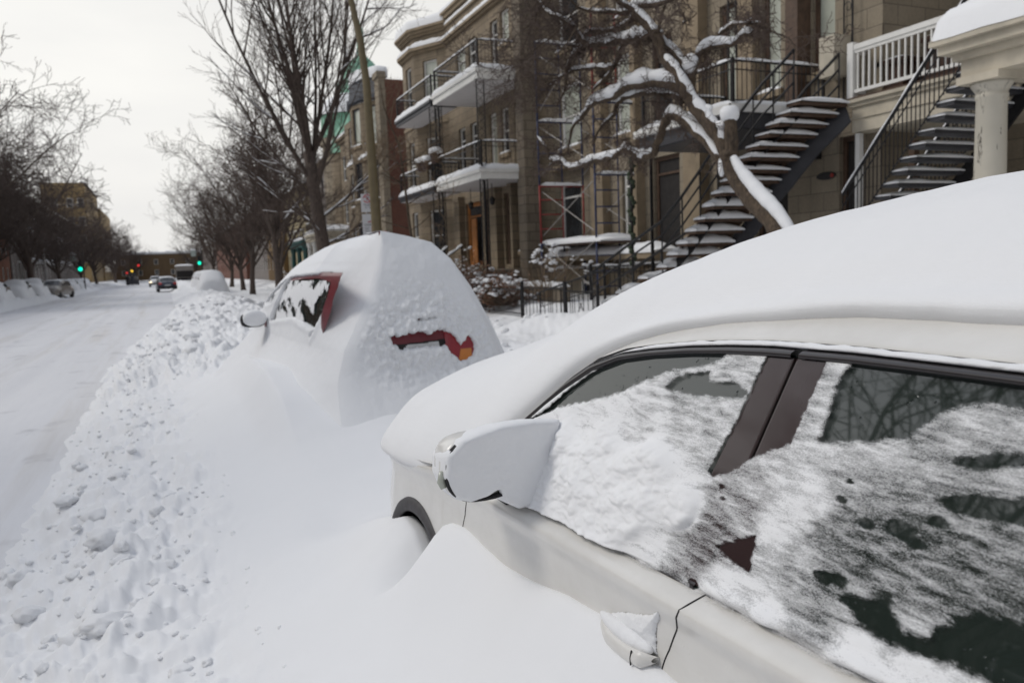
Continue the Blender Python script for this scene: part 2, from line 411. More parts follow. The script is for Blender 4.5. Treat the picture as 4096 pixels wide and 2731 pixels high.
# lumps of ploughed snow
rng = random.Random(4); nr = np.random.RandomState(4)
def ico_variants():
    import bmesh
    out = []
    for k in range(7):
        bm = bmesh.new(); bmesh.ops.create_icosphere(bm, subdivisions=3, radius=1)
        V = np.array([v.co[:] for v in bm.verts]); F = [[v.index for v in f.verts] for f in bm.faces]; bm.free()
        d = 1+.42*fbm(V[:, 0]*1.4+9*k, V[:, 1]*1.4+V[:, 2]*1.9, 100+k, 2)+.22*fbm(V[:, 0]*4+9*k, V[:, 1]*4-V[:, 2]*3.3, 130+k, 3)
        V = V*d[:, None]; V[:, 2] *= .72
        out.append((V, np.array(F)))
    return out
ICO = ico_variants()
VV = []; FF = []; nb = 0
def lump(x, y, s, sink=.35):
    global nb
    V, F = ICO[rng.randrange(7)]
    a = rng.uniform(0, 6.28); sx, sy, sz = s*rng.uniform(.8, 1.3), s*rng.uniform(.8, 1.3), s*rng.uniform(.7, 1.05)
    X = V[:, 0]*sx; Y = V[:, 1]*sy
    Q = np.stack([x+X*math.cos(a)-Y*math.sin(a), y+X*math.sin(a)+Y*math.cos(a), float(ground_h(x, y))+V[:, 2]*sz+sz*(.7-2*sink*.7)], -1)
    VV.append(Q); FF.append(F+nb); nb += len(Q)
for i in range(500):
    y = 1.0+16*rng.random()**1.7; x = rng.gauss(-.45, .36)
    if -1.3 < x < .3: lump(x, y, rng.uniform(.005, .012), .75)
for i in range(900):
    y = 1.2+21*rng.random()**1.5
    x = rng.gauss(-.48, .32)
    if x < -1.2 or x > .22: continue
    lump(x, y, min(.075, .008+.012*rng.expovariate(1.0)), .72)
for i in range(26):
    lump(rng.uniform(-.12, .3), rng.uniform(1.6, 6), rng.uniform(.006, .016), .75)
for (x, y, s) in [(-.33, 3.55, .085), (-.42, 4.9, .10), (-.30, 4.4, .06), (-.72, 4.3, .06), (-.85, 5.0, .07), (-.55, 3.1, .05), (-.5, 5.6, .085), (-.42, 6.4, .07), (-.75, 6.3, .08),
                  (-.28, 2.55, .06), (-.62, 2.9, .07), (-.5, 7.6, .1), (-.35, 8.4, .09), (-.8, 3.7, .055), (-.15, 5.2, .05)]:
    lump(x, y, s, .55)
for i in range(240):
    y = rng.uniform(11.5, 40); lump(rng.uniform(-.7, 3.0)+.04*max(0, y-15), y, min(.22, .03+.04*rng.expovariate(1)), .62)
for i in range(260):
    lump(rng.uniform(3.0, 8.0), rng.uniform(9.5, 24), rng.uniform(.03, .09), .5)
me = bpy.data.meshes.new('snow_lumps'); A = np.concatenate(VV); B = np.concatenate(FF)
me.vertices.add(len(A)); me.vertices.foreach_set('co', A.astype(np.float32).ravel())
me.loops.add(B.size); me.loops.foreach_set('vertex_index', B.astype(np.int32).ravel())
me.polygons.add(len(B)); me.polygons.foreach_set('loop_start', np.arange(0, B.size, 3, dtype=np.int32)); me.polygons.foreach_set('loop_total', np.full(len(B), 3, dtype=np.int32))
me.polygons.foreach_set('use_smooth', np.ones(len(B), bool)); me.update(calc_edges=True); me.materials.append(M['snow_clump'])
o = bpy.data.objects.new('snow_lumps', me); COL.objects.link(o)
tag(o, 'broken lumps of ploughed snow strewn along the roadside ridge', 'snow', kind='stuff')

# ------------------------------------------------------------------ the white car in front
BASE = [(-2,.80),(-.9,.76),(-.3,.735),(.5,.73),(2.1,.725),(2.4,.722),(2.7,.725),(2.96,.738),(3.2,.79),(3.42,.93),(3.53,1.15),(3.58,1.45),(3.6,1.64)]
TUM = [(.3,.05),(.6,.015),(.8,.004),(.95,.008),(1.08,.022),(1.13,.018),(1.16,.004),(1.175,.006),(1.19,.05),(1.195,.066),(1.6,.262),(1.8,.36)]
BO = lambda Y: .047*(.97-np.clip(Y, -1, 2.6))
sideX = lambda Y, z: lerp_pts(Y, BASE)+lerp_pts(np.asarray(z)-BO(Y), TUM)
ZB = lambda Y: 1.195+BO(Y)
ZR = [(-1.2,1.5),(-1,1.55),(-.3,1.585),(.66,1.597),(.92,1.597),(1.11,1.590),(1.22,1.583),(1.34,1.572),(1.48,1.556),(1.58,1.538),(1.69,1.507),(1.78,1.450),(1.876,1.376),(2.1,1.22),(2.25,1.142),(2.5,1.105),(3.0,1.05),(3.3,.98),(3.5,.86),(3.58,.75)]
ZC = [(-1.2,1.62),(-1,1.70),(0,1.765),(1.3,1.765),(1.6,1.70),(2.0,1.47),(2.4,1.23),(2.6,1.15),(3.2,1.07),(3.45,.97),(3.58,.8)]
t = NT('white_car_paint'); f = t.noise(4, 7, .7, t.coord((.6, .6, 1.2))); dm = t.ramp(t.noise(2.2, 5, .7, t.coord()), [(.45, (0, 0, 0)), (.62, (1, 1, 1))])
c = t.mix(t.ramp(f, [(.4, (0, 0, 0)), (.62, (1, 1, 1))]), (.68, .665, .635), (.74, .728, .70))
c = t.mix(t.math('MULTIPLY', dm, .22), c, (.50, .48, .44)); t.col(c); t.set(Roughness=.34); t.b.inputs['Coat Weight'].default_value = .5; t.b.inputs['Coat Roughness'].default_value = .1
drop = t.add('ShaderNodeTexVoronoi'); drop.inputs['Scale'].default_value = 70; t.l.new(t.coord(), drop.inputs['Vector'])
dr = t.ramp(drop.outputs['Distance'], [(.1, (1, 1, 1)), (.2, (0, 0, 0))]); t.bump(t.math('MULTIPLY', dr, t.ramp(t.noise(25, 2, .5, t.coord()), [(.55, (0, 0, 0)), (.6, (1, 1, 1))])), .25, .002)
M['car_white'] = t.m
M['trim'] = m_paint('brown_black_trim', (.020, .0155, .016), .28, .2, .2)
M['pillar'] = m_paint('gloss_pillar', (.036, .021, .021), .07, .15, .35)
M['rubber'] = m_plain('black_rubber', (.014, .013, .014), .8, var=.3)
M['plastic'] = m_plain('grey_wheel_moulding', (.055, .052, .055), .7, var=.2, scale=30)
t = NT('car_glass_tinted'); t.col((.018, .026, .022)); t.set(Roughness=.03); t.b.inputs['Specular IOR Level'].default_value = .75; t.b.inputs['IOR'].default_value = 1.6; t.b.inputs['Coat Weight'].default_value = .25; t.b.inputs['Coat Roughness'].default_value = .02
dv = t.add('ShaderNodeTexVoronoi'); dv.inputs['Scale'].default_value = 130; t.l.new(t.coord(), dv.inputs['Vector'])
dr = t.math('MULTIPLY', t.ramp(dv.outputs['Distance'], [(.05, (1, 1, 1)), (.28, (0, 0, 0))]), t.ramp(t.noise(34, 2, .5, t.coord()), [(.60, (0, 0, 0)), (.63, (1, 1, 1))])); t.bump(dr, .9, .003)
M['car_glass'] = t.m

car = thing('parked_car', 'white car half buried in snow, frosted side windows, in the right foreground', 'car', (1.65, 1.3, .1))
Ys = np.concatenate([np.linspace(-1.15, 2.2, 170, endpoint=False), np.linspace(2.2, 3.2, 130, endpoint=False), np.linspace(3.2, 3.6, 40)])
low = np.concatenate([np.linspace(.33, .9, 40), np.linspace(.91, 1.19, 36)])
rows = []
zr = lerp_pts(Ys, ZR); zc = lerp_pts(Ys, ZC); zb = ZB(Ys)
sc = np.minimum(1, (np.minimum(zr, zb)-.33)/(zb-.33))
for z0 in low:
    z = .33+(z0-.33+BO(Ys)*np.clip((z0-.5)/.69, 0, 1))*sc; rows.append((sideX(Ys, np.where(sc < 1, z0+BO(Ys), z)), z))
for a in np.linspace(0, 1, 10):
    z = np.where(sc < 1, zr, zb+(zr-zb)*a); rows.append((np.where(sc < 1, lerp_pts(Ys, BASE)+.006+.03*a, sideX(Ys, z)+(.03 if 0 < a < 1 else 0)), z))
Xe, Ze = rows[-1]
for a in (.02, .05, .09, .14, .2, .3, .45, .65, .85, 1):
    rows.append((Xe+(1.65-Xe)*a, Ze+(zc-Ze)*(1-(1-a)**2.4)))
L = np.stack([np.stack([x, Ys, z], -1) for x, z in rows], 0)
Rr = L[::-1][1:].copy(); Rr[..., 0] = 3.3-Rr[..., 0]
Pb = np.concatenate([L, Rr], 0)
cy = (Pb[:-1, :-1, 1]+Pb[1:, 1:, 1])/2; cz = (Pb[:-1, :-1, 2]+Pb[1:, 1:, 2])/2
keep = (np.hypot(cy-2.58, cz-.44) > .462)
body = np_mesh('body', Pb, M['car_white'], car, keep=keep, flip=True)
def on_side(pts, off): return [(float(sideX(y, z))-off, y, z) for y, z in pts]
def resample(pts, n):
    pts = np.array(pts, float); s = np.concatenate([[0], np.cumsum(np.hypot(*np.diff(pts, axis=0).T))]); q = np.linspace(0, s[-1], n)
    return np.stack([np.interp(q, s, pts[:, k]) for k in range(pts.shape[1])], -1)
# panel gaps
for nm, pts in (('door_gap', [(float(crom(z_, [.9,1.0,1.05,1.10,1.14,1.17,1.192], [1.132,1.13,1.118,1.092,1.068,1.053,1.046])), z_) for z_ in np.linspace(.9, 1.192, 40)]),
                ('fender_gap', [(2.098,1.10),(2.103,1.067),(2.122,1.035),(2.134,1.003),(2.15,.95),(2.16,.8)])):
    MB().tube(on_side(resample(pts, 40), -.0004), .0019, 6).build(nm, M['rubber'], car, True)
# wheel arch moulding, liner and wheel
ang = np.radians(np.linspace(8, 172, 60))
arch = []
for r_, o_ in ((.462, -.02), (.456, .004), (.47, .012), (.492, .012), (.502, .006), (.506, -.004)):
    y = 2.58+r_*np.cos(ang); z = .44+r_*np.sin(ang); arch.append(np.stack([np.minimum(sideX(y, z), .80)-o_, y, z], -1))
np_mesh('wheel_arch', np.array(arch), M['plastic'], car, flip=False)
lin = np.array([[(x, 2.58+.464*math.cos(a), .44+.464*math.sin(a)) for a in ang] for x in (.76, .9, 1.1)]+[[(1.1, 2.58+.01*math.cos(a), .44+.01*math.sin(a)) for a in ang]])
np_mesh('wheel_well', lin, M['rubber'], car)
wh = MB(); prof = [(.22,.80),(.30,.785),(.335,.79),(.35,.82),(.35,.97),(.33,.995),(.25,1.0)]
wh.grid(np.array([[(x, 2.58+r_*math.cos(a), .45+r_*math.sin(a)) for a in np.linspace(0, 2*math.pi, 40, endpoint=False)] for r_, x in prof]), True)
wh = wh.build('wheel', M['rubber'], car, True)
rm = MB(); rm.grid(np.array([[(x, 2.58+r_*math.cos(a), .45+r_*math.sin(a)) for a in np.linspace(0, 2*math.pi, 40, endpoint=False)] for r_, x in [(.225,.81),(.2,.83),(.07,.81),(.001,.805)]]), True)
rm.build('rim', M['zinc'], wh, True)
# glass, pillars, trims
TL = [(-.45,1.562),(.654,1.574),(.794,1.574),(.911,1.573),(1.026,1.57),(1.101,1.567),(1.208,1.561),(1.333,1.55),(1.47,1.533),(1.58,1.513),(1.68,1.478),(1.78,1.421),(1.85,1.374),(2.0,1.26),(2.08,1.17)]
TU = [(-.45,1.574),(.658,1.586),(.917,1.586),(1.032,1.583),(1.108,1.581),(1.213,1.574),(1.335,1.563),(1.474,1.545),(1.585,1.527),(1.69,1.495),(1.79,1.438),(1.875,1.374),(2.02,1.265),(2.12,1.17)]
gy = np.linspace(-.5, 2.05, 160); zt = lerp_pts(gy, TL)+.004; zbt = ZB(gy)-.001
G = np.array([np.stack([sideX(gy, zbt+(zt-zbt)*a)-.006, gy, np.maximum(zbt+(zt-zbt)*a, zbt)], -1) for a in np.linspace(0, 1, 12)])
def glass_part(nm, y0, y1):
    s = (gy >= y0) & (gy <= y1)
    return np_mesh(nm, G[:, s], M['car_glass'], car, flip=True)
glass_part('front_window', 1.03, 2.05); glass_part('rear_window', -.5, 1.03)
def side_patch(nm, poly, off, mat, parent, n=60, bulge=0, noise=0, thick=None, lim=0):
    p = np.array(poly); y0, z0 = p.min(0); y1, z1 = p.max(0); m = int(n*max(.2, (z1-z0)/(y1-y0))) if y1-y0 > z1-z0 else n; k = n if y1-y0 > z1-z0 else max(12, int(n*(y1-y0)/(z1-z0)))
    yy, zz = np.meshgrid(np.linspace(y0-.002, y1+.002, k), np.linspace(z0-.002, z1+.002, m))
    d = polydist(yy, zz, poly)
    if noise: d = d+noise*fbm(yy*60, zz*60, 300, 3)
    o_ = off+(thick*np.sqrt(np.clip(d, 0, None)/bulge).clip(0, 1) if thick else 0)
    if thick and noise: o_ = o_+np.where(d > 0, noise*.6*fbm(yy*40, zz*40, 310, 3), 0)
    X = np.where(d > -.001, sideX(yy, zz)-o_, sideX(yy, zz)-off)
    c = (d[:-1, :-1]+d[1:, 1:]+d[1:, :-1]+d[:-1, 1:])/4
    return np_mesh(nm, np.stack([X, yy, zz], -1), mat, parent, keep=c > lim, flip=True)
def quad_strip(nm, left, right, off, mat, parent, n=30):
    a = resample(left, n); b = resample(right, n)
    rowsq = []
    for f, o_ in ((0, off-.008), (.002, off-.001), (.03, off), (.06, off), (.94, off), (.97, off), (.998, off-.001), (1, off-.008)):
        q = a*(1-f)+b*f; rowsq.append(np.stack([sideX(q[:, 0], q[:, 1])-o_, q[:, 0], q[:, 1]], -1))
    return np_mesh(nm, np.array(rowsq), mat, parent)
quad_strip('door_pillar', [(1.103,1.566),(1.138,1.364),(1.16,1.188)], [(1.039,1.569),(1.056,1.408),(1.062,1.195)], .012, M['pillar'], car)
quad_strip('door_pillar', [(1.032,1.569),(1.05,1.408),(1.056,1.195)], [(.965,1.57),(.974,1.42),(.969,1.2)], .012, M['pillar'], car)
ty = np.linspace(-.5, 2.08, 140)
def band(nm, lo, hi, prof, mat, y0=-9, y1=9):
    yy = ty[(ty >= y0) & (ty <= y1)]
    a = lerp_pts(yy, lo); b = lerp_pts(yy, hi)
    return np_mesh(nm, np.array([np.stack([sideX(yy, a+(b-a)*f)-o_, yy, a+(b-a)*f], -1) for f, o_ in prof]), mat, car, flip=True)
bp = [(0, .002), (.02, .016), (.3, .021), (.7, .021), (.97, .014), (1, 0)]
band('window_trim', TL, TU, bp, M['trim'], 1.04, 9); band('window_trim', TL, TU, bp, M['trim'], -9, 1.03)
GU = [(y, z+.012) for y, z in TU]
band('roof_gap', TU, GU, [(0, .002), (1, .003)], M['rubber'])
BL = [(y, float(ZB(y))-.004) for y in ty]; BU = [(y, float(ZB(y))+.010) for y in ty]
band('window_seal', BL, BU, [(0, 0), (.2, .011), (.8, .012), (1, .003)], M['trim'], -9, 1.05)
band('window_seal', BL, BU, [(0, 0), (.2, .011), (.8, .012), (1, .003)], M['trim'], 1.062, 9)
# snow lying in the roof gutter
gsn = []
for f, hh in ((0, 0), (.25, .009), (.6, .010), (1, 0)):
    a = lerp_pts(ty, TU)+.0005; w_ = .010*(1+.35*pn(ty*30, ty*0, 7))*sstep(-.5, -.4, ty)*(1-sstep(1.45, 1.7, ty))
    z = a+.001+w_*f; gsn.append(np.stack([sideX(ty, z)-.004-hh*(.9+.4*pn(ty*40, ty*0+f*5, 8)), ty, z], -1))
np_mesh('gutter_snow', np.array(gsn), M['snow_clump'], car, flip=True)
# door handle
hy = np.linspace(1.132, 1.312, 50); hz = 1.046-.012*np.sin(math.pi*(hy-1.132)/.18)
hd = MB(); ringn = 14; P = []
for y, z in zip(hy, hz):
    e = min((y-1.130)/.022, (1.314-y)/.05, 1); e = max(e, .05)**.5
    x0 = float(sideX(y, z))
    P.append([(x0-.026*e+.010*math.cos(2*math.pi*k/ringn), y, z+(.0155*e)*math.sin(2*math.pi*k/ringn)) for k in range(ringn)])
hd.grid(np.array(P), True); hd = hd.build('door_handle', M['car_white'], car, True)
MB().tube([(float(sideX(1.17, 1.04))-.0358+abs(z-1.039)*.12, 1.172-(z-1.039)*.15, z) for z in (1.024, 1.032, 1.039, 1.046, 1.053)], .0016, 5).build('handle_seam', M['rubber'], hd)
side_patch('handle_recess', [(1.185+.05*math.cos(a), 1.022+.02*math.sin(a)) for a in np.linspace(0, 6.28, 20)], .001, M['car_white'], car, 24, .02, 0, .002)
side_patch('handle_snow', [(1.335,1.040),(1.31,1.056),(1.275,1.075),(1.235,1.09),(1.192,1.103),(1.155,1.118),(1.125,1.138),(1.122,1.13),(1.136,1.11),(1.145,1.085),(1.143,1.062),(1.138,1.05),(1.16,1.052),(1.2,1.05),(1.25,1.045),(1.30,1.045)], .0, M['snow_clump'], car, 170, .055, .0025, .020, .0)
hs_y = np.linspace(1.142, 1.318, 30); q_ = (hs_y-1.142)/.176
MB().tube([(float(sideX(y, 1.06))-.012, y, 1.0585-.006*math.sin(math.pi*k)+.004*float(pn(y*40, 0, 318))) for y, k in zip(hs_y, q_)], [.004+.0135*math.sin(math.pi*min(1, k*1.02))**.6*(1+.12*float(pn(y*55, 3, 319))) for y, k in zip(hs_y, q_)], 12).build('handle_snow', M['snow_clump'], hd, True)
# door mirror
mr = MB(); out = []
for a in np.linspace(0, 2*math.pi, 36, endpoint=False): out.append((.648+.092*abs(math.cos(a))**.75*np.sign(math.cos(a)), 1.272+.075*abs(math.sin(a))**.8*np.sign(math.sin(a))))
mr.grid(np.array([[(.648+(x-.648)*s, y, 1.272+(z-1.272)*s) for x, z in out] for y, s in ((1.705, .93), (1.70, 1.0), (1.74, 1.03), (1.80, .97), (1.85, .78), (1.88, .45), (1.885, .05))]), True)
mr = mr.build('mirror', M['car_white'], car, True)
rim = MB(); rim.grid(np.array([[(.648+(x-.648)*s, y, 1.272+(z-1.272)*s) for x, z in out] for y, s in ((1.712, 1.02), (1.700, 1.02), (1.697, .99), (1.697, .93), (1.71, .9))]), True)
rim.build('mirror_rim', M['rubber'], mr, True)
MB().grid(np.array([[(.648+(x-.648)*s, 1.708, 1.272+(z-1.272)*s) for x, z in out] for s in (.9, .02)]), True).build('mirror_glass', M['car_glass'], mr, True)
MB().box(.715, .80, 1.735, 1.82, 1.165, 1.225).build('mirror_arm', M['rubber'], mr)
MB().tube([(.553, 1.715, 1.235), (.549, 1.72, 1.25), (.551, 1.72, 1.275)], [.007, .010, .006], 8).build('turn_signal', M['glass_pale'], mr, True)
ol = [(.553,1.265),(.556,1.312),(.594,1.345),(.65,1.361),(.699,1.370),(.77,1.372),(.85,1.365),(.845,1.285),(.812,1.208),(.775,1.165),(.735,1.162),(.702,1.181),(.690,1.203),(.683,1.219),(.65,1.204),(.609,1.198),(.578,1.208),(.563,1.236)]
ol = resample(ol+[ol[0]], 91)[:-1]; cxm, czm = .70, 1.285
rings = []
for s in np.concatenate([np.linspace(0, .92, 16), [.955, .98, 1.0]]):
    rings.append([(x, 1.690+.0035*float(fbm(x*30, z*30, 320, 4))+(.012*max(0, (s-.92)/.08)**2), z) for x, z in [(cxm+(x-cxm)*s, czm+(z-czm)*s) for x, z in ol]])
for s, y, dz in ((1.004, 1.725, -.002), (.995, 1.76, -.006), (.965, 1.80, -.012), (.9, 1.845, -.02), (.75, 1.88, -.03), (.4, 1.90, -.04), (0, 1.905, -.04)):
    rings.append([(x, y+.006*float(pn(x*20, z*20, 322)), z) for x, z in [(cxm+(x-cxm)*s, czm+(z-czm)*s+dz) for x, z in ol]])
mrs = MB(); mrs.grid(np.array(rings), True); mrs.build('mirror_snow', M['snow_clump'], car, True)
# frost and blown snow sticking to the side windows
C1 = [(1.9,1.33),(1.819,1.376),(1.778,1.41),(1.68,1.475),(1.577,1.52),(1.333,1.56),(1.208,1.566),(1.241,1.544),(1.363,1.518),(1.445,1.487),(1.533,1.449),(1.662,1.413),(1.77,1.384)]
C2 = [(1.36,1.484),(1.31,1.513),(1.243,1.523),(1.232,1.506),(1.156,1.513),(1.12,1.505),(1.123,1.497),(1.204,1.487),(1.287,1.479)]
C3 = [(1.101,1.575),(.964,1.575),(.978,1.443),(1.046,1.41),(1.081,1.384),(1.127,1.358),(1.14,1.367),(1.131,1.416),(1.118,1.447)]
C4 = [(.91,1.585),(.654,1.585),(.40,1.58),(.40,1.54),(.598,1.555),(.647,1.555),(.7,1.548),(.741,1.528),(.771,1.497),(.822,1.477),(.918,1.46),(.917,1.505),(.921,1.538)]
C5 = [(1.056,1.263),(.98,1.302),(.969,1.253),(1.006,1.254)]
C6 = [(.701,1.427),(.661,1.442),(.55,1.456),(.55,1.43),(.636,1.423),(.672,1.424)]
C6b = [(.692,1.475),(.627,1.496),(.58,1.5),(.622,1.484),(.665,1.472)]
C7 = [(.784,1.277),(.721,1.297),(.688,1.267),(.648,1.276),(.643,1.291),(.599,1.323),(.45,1.34),(.45,1.24),(.52,1.262),(.596,1.268),(.684,1.257),(.749,1.261)]
DEN = [(1.62,1.403,0.9),(1.39,1.414,0.78),(1.275,1.468,0.6),(1.193,1.539,0.62),(1.226,1.459,0.66),(1.323,1.328,1.35),(1.162,1.291,1.2),(1.079,1.344,0.5),(1.021,1.34,0.5),(1.083,1.289,0.36),(1.101,1.257,0.34),(1.232,1.199,1.0),(1.133,1.193,0.5),(.959,1.427,0.67),(.971,1.51,0.72),(.969,1.566,0.72),(.905,1.377,0.95),(.938,1.328,0.95),(.936,1.268,0.59),(.869,1.251,0.49),(.858,1.447,0.62),(.793,1.464,0.57),(.694,1.531,0.57),(.652,1.518,0.49),(.777,1.427,0.47),(.717,1.388,0.37),(.804,1.383,0.37),(.833,1.338,0.39),(.782,1.335,0.33),(.693,1.328,0.31),(.626,1.35,0.31),(.871,1.308,0.57),(.788,1.243,0.49),(.658,1.235,0.95),(1.74,1.374,1.05),(1.48,1.188,1.2),(1.5,1.3,1.35),(1.7,1.3,1.35),(1.3,1.25,1.3),(.4,1.4,0.32),(.1,1.4,0.37),(-.4,1.4,0.37),(.75,1.212,1.05),(.9,1.21,1.0),(.5,1.225,0.95),(.75,1.226,0.95),(1.0,1.205,0.95),(.95,1.215,0.9)]
fy, fa = np.meshgrid(np.linspace(-.48, 1.95, 620), np.linspace(0, 1, 170))
ft = lerp_pts(fy, TL); fb = ZB(fy)-.006; fz = fb+(ft-fb)*fa
num = 0; den = 0
for y, z, w in DEN:
    q = 1/((fy-y)**2+((fz-z)*1.3)**2+.0004)**2; num = num+q*w; den = den+q
cov = num/den
for poly, soft in ((C1, .010), (C2, .008), (C3, .006), (C4, .012), (C5, .006), (C6, .007), (C6b, .007), (C7, .011)):
    d = polydist(fy, fz, poly)+.005*fbm(fy*38, fz*95, 340, 4)
    cov = cov*(1-sstep(-soft, soft*.4, d))
for y, z, r_ in ((.687,1.403,.013),(.735,1.38,.02),(.842,1.391,.009),(.839,1.416,.007),(.83,1.29,.016),(.802,1.294,.014),(1.096,1.349,.006),(1.082,1.333,.007),(1.077,1.196,.012),(.71,1.37,.012),(.79,1.372,.012)):
    d = np.hypot((fy-y)*.8, (fz-z)*1.9); cov = cov*(1-.9*sstep(r_*1.25, r_*.7, d+.004*fbm(fy*70, fz*120, 345, 3)))
cov = cov*sstep(0, .03, fa)
th_ = .0016+.002*np.clip(cov, 0, 1)+sstep(.85, 1.3, cov)*(.022+.016*fbm(fy*7, fz*13, 350, 4)+.012*np.abs(fbm(fy*16, fz*26, 355, 3)))*(1-sstep(.85, 1.0, fa))
th_ += .012*np.exp(-((fz-ZB(fy)-.014)/.009)**2)*sstep(1.08, .98, fy)*(1+.4*fbm(fy*25, fz*30, 360, 2))
t = NT('window_frost'); t.col((.86, .865, .875)); t.set(Roughness=.75); t.b.inputs['Specular IOR Level'].default_value = .2
at = t.add('ShaderNodeAttribute', attribute_name='cover')
v = t.coord((1, 1, 2.0)); n1 = t.noise(420, 4, .8, t.coord((1, .6, 1.7)), .5); n2 = t.noise(34, 6, .65, t.coord((1, .45, 2.2)), .25)
f = t.math('ADD', t.math('MULTIPLY', t.math('SUBTRACT', n1, .5), 1.25), t.math('MULTIPLY', t.math('SUBTRACT', n2, .5), 1.6))
f = t.math('ADD', f, at.outputs['Fac'])
al = t.math('MULTIPLY', t.math('SUBTRACT', f, .18), 1.35, True)
al = t.math('MULTIPLY', al, t.math('MULTIPLY', at.outputs['Fac'], 5.0, True))
t.l.new(al, t.b.inputs['Alpha']); t.bump(t.math('ADD', n1, t.math('MULTIPLY', n2, 1.2)), .35, .004)
M['frost'] = t.m
kc = (cov[:-1, :-1]+cov[1:, 1:]) > .04
np_mesh('window_frost', np.stack([sideX(fy, fz)-.0135-th_, fy, fz], -1), M['frost'], car, attr={'cover': cov}, keep=kc, flip=True)
# the snow blanket over roof, windscreen and bonnet
S = {-1.25:[(1.12,1.45),(1.15,1.52),(1.25,1.58),(1.4,1.62),(1.65,1.65)], -1.0:[(1.06,1.60),(1.11,1.70),(1.22,1.78),(1.4,1.83),(1.65,1.86)], -.5:[(1.05,1.655),(1.095,1.695),(1.2,1.78),(1.38,1.875),(1.65,1.92)],
 .1:[(1.05,1.66),(1.10,1.70),(1.2,1.775),(1.38,1.868),(1.65,1.918)], .6:[(1.05,1.66),(1.10,1.695),(1.2,1.77),(1.38,1.86),(1.65,1.912)], 1.0:[(1.045,1.652),(1.095,1.686),(1.19,1.758),(1.37,1.845),(1.65,1.90)], 1.31:[(1.03,1.622),(1.08,1.66),(1.17,1.733),(1.35,1.82),(1.65,1.873)], 1.58:[(.995,1.572),(1.04,1.614),(1.14,1.695),(1.32,1.78),(1.65,1.83)],
 1.78:[(.95,1.49),(.985,1.55),(1.09,1.645),(1.29,1.725),(1.65,1.775)], 2.0:[(.885,1.34),(.93,1.44),(1.05,1.56),(1.27,1.655),(1.65,1.70)], 2.3:[(.775,1.125),(.84,1.26),(.99,1.42),(1.24,1.54),(1.65,1.61)], 2.6:[(.722,1.085),(.785,1.20),(.94,1.33),(1.22,1.46),(1.65,1.54)], 2.9:[(.725,1.055),(.785,1.155),(.93,1.28),(1.22,1.385),(1.65,1.455)],
 3.2:[(.775,1.015),(.835,1.11),(.96,1.22),(1.24,1.32),(1.65,1.385)], 3.45:[(.95,.91),(1.0,1.01),(1.10,1.12),(1.33,1.22),(1.65,1.30)], 3.65:[(1.2,.75),(1.22,.85),(1.3,.97),(1.43,1.06),(1.65,1.13)], 3.75:[(1.4,.6),(1.42,.66),(1.46,.72),(1.54,.76),(1.65,.78)]}
sy = sorted(S); SA = np.array([S[k] for k in sy])
yy = np.concatenate([np.linspace(-1.25, 3.2, 260, endpoint=False), np.linspace(3.2, 3.75, 60)])
sec = crom(yy, sy, SA.reshape(len(sy), -1)).reshape(len(yy), 5, 2)
en_ = .006*fbm(yy*4.5, yy*0, 410, 4)*sstep(3.0, 1.8, yy)
sec[:, 0, 0] += en_; sec[:, 0, 1] += en_*.7; sec[:, 1, 0] += en_*.6; sec[:, 1, 1] += en_*.3
tuck = sec[:, :1]+np.array([.05, -.06])*np.clip((1.65-sec[:, :1, :1])/.4, 0, 1)
sec = np.concatenate([tuck, sec], 1)
half = np.concatenate([sec, np.stack([3.3-sec[:, 4::-1, 0], sec[:, 4::-1, 1]], -1)], 1)
ss = np.concatenate([np.linspace(0, 1, 6, endpoint=False), np.linspace(1, 9, 140), np.linspace(9.1, 10, 6)])
full = crom(ss, np.arange(11), np.moveaxis(half, 1, 0).reshape(11, -1)).reshape(len(ss), len(yy), 2)
Sx, Sz = full[..., 0], full[..., 1]; YY = np.broadcast_to(yy, Sx.shape)
e = sstep(1, 1.7, ss)[:, None]
Sz = Sz+e*(.010*fbm(Sx*2.2, YY*1.4, 400, 3)+.0022*fbm(Sx*9, YY*26, 404, 2))
np_mesh('snow_blanket', np.stack([Sx, YY, Sz], -1), M['snow_wind'], car, flip=True)
# ------------------------------------------------------------------ the red car ahead, wrapped in snow
RY = R(4); Rn = np.array([math.cos(RY), math.sin(RY)]); Rd = np.array([-math.sin(RY), math.cos(RY)]); R0 = np.array([1.1, 6.0])
def rw(x, y, z):
    x, y, z = np.broadcast_arrays(np.asarray(x, float), np.asarray(y, float), np.asarray(z, float))
    return np.stack([R0[0]+Rn[0]*x+Rd[0]*y, R0[1]+Rn[1]*x+Rd[1]*y, z], -1)
rcar = thing('parked_car', 'red car wrapped in deep snow, with one tail light showing through', 'car', tuple(rw(.8, 2.2, .1)))
M['car_red'] = m_paint('dark_red_paint', (.16, .010, .018), .35, .35, .25)
M['tail_red'] = m_paint('red_lens', (.26, .010, .018), .15, .2, .4)
M['tail_amber'] = m_paint('amber_lens', (.55, .17, .012), .15, .2, .8)
M['plate'] = m_plain('licence_plate', (.5, .5, .5), .4)
def ridgeX(z): return lerp_pts(z, [(.3,-.22),(.71,-.1),(.91,-.05),(1.15,.05),(1.28,.14),(1.5,.28),(1.76,.40),(2.03,.50)])
def rearX(z): return lerp_pts(z, [(.3,1.62),(.7,1.53),(1.02,1.45),(1.27,1.385),(1.56,1.275),(1.79,1.15),(1.93,.99),(1.99,.74),(2.03,.5)])
def rearY(z): return -.35+.42*(z-.7)-.55*np.clip((1.0-np.asarray(z))/.6, 0, 1)**1.8
def ztop(t): return crom(t, [-.4,.2,.6,1.2,1.8,2.4,2.9,3.3,3.7,4.2,4.6,4.9], [2.03,2.045,2.055,2.035,1.985,1.90,1.79,1.62,1.45,1.32,1.18,.7])
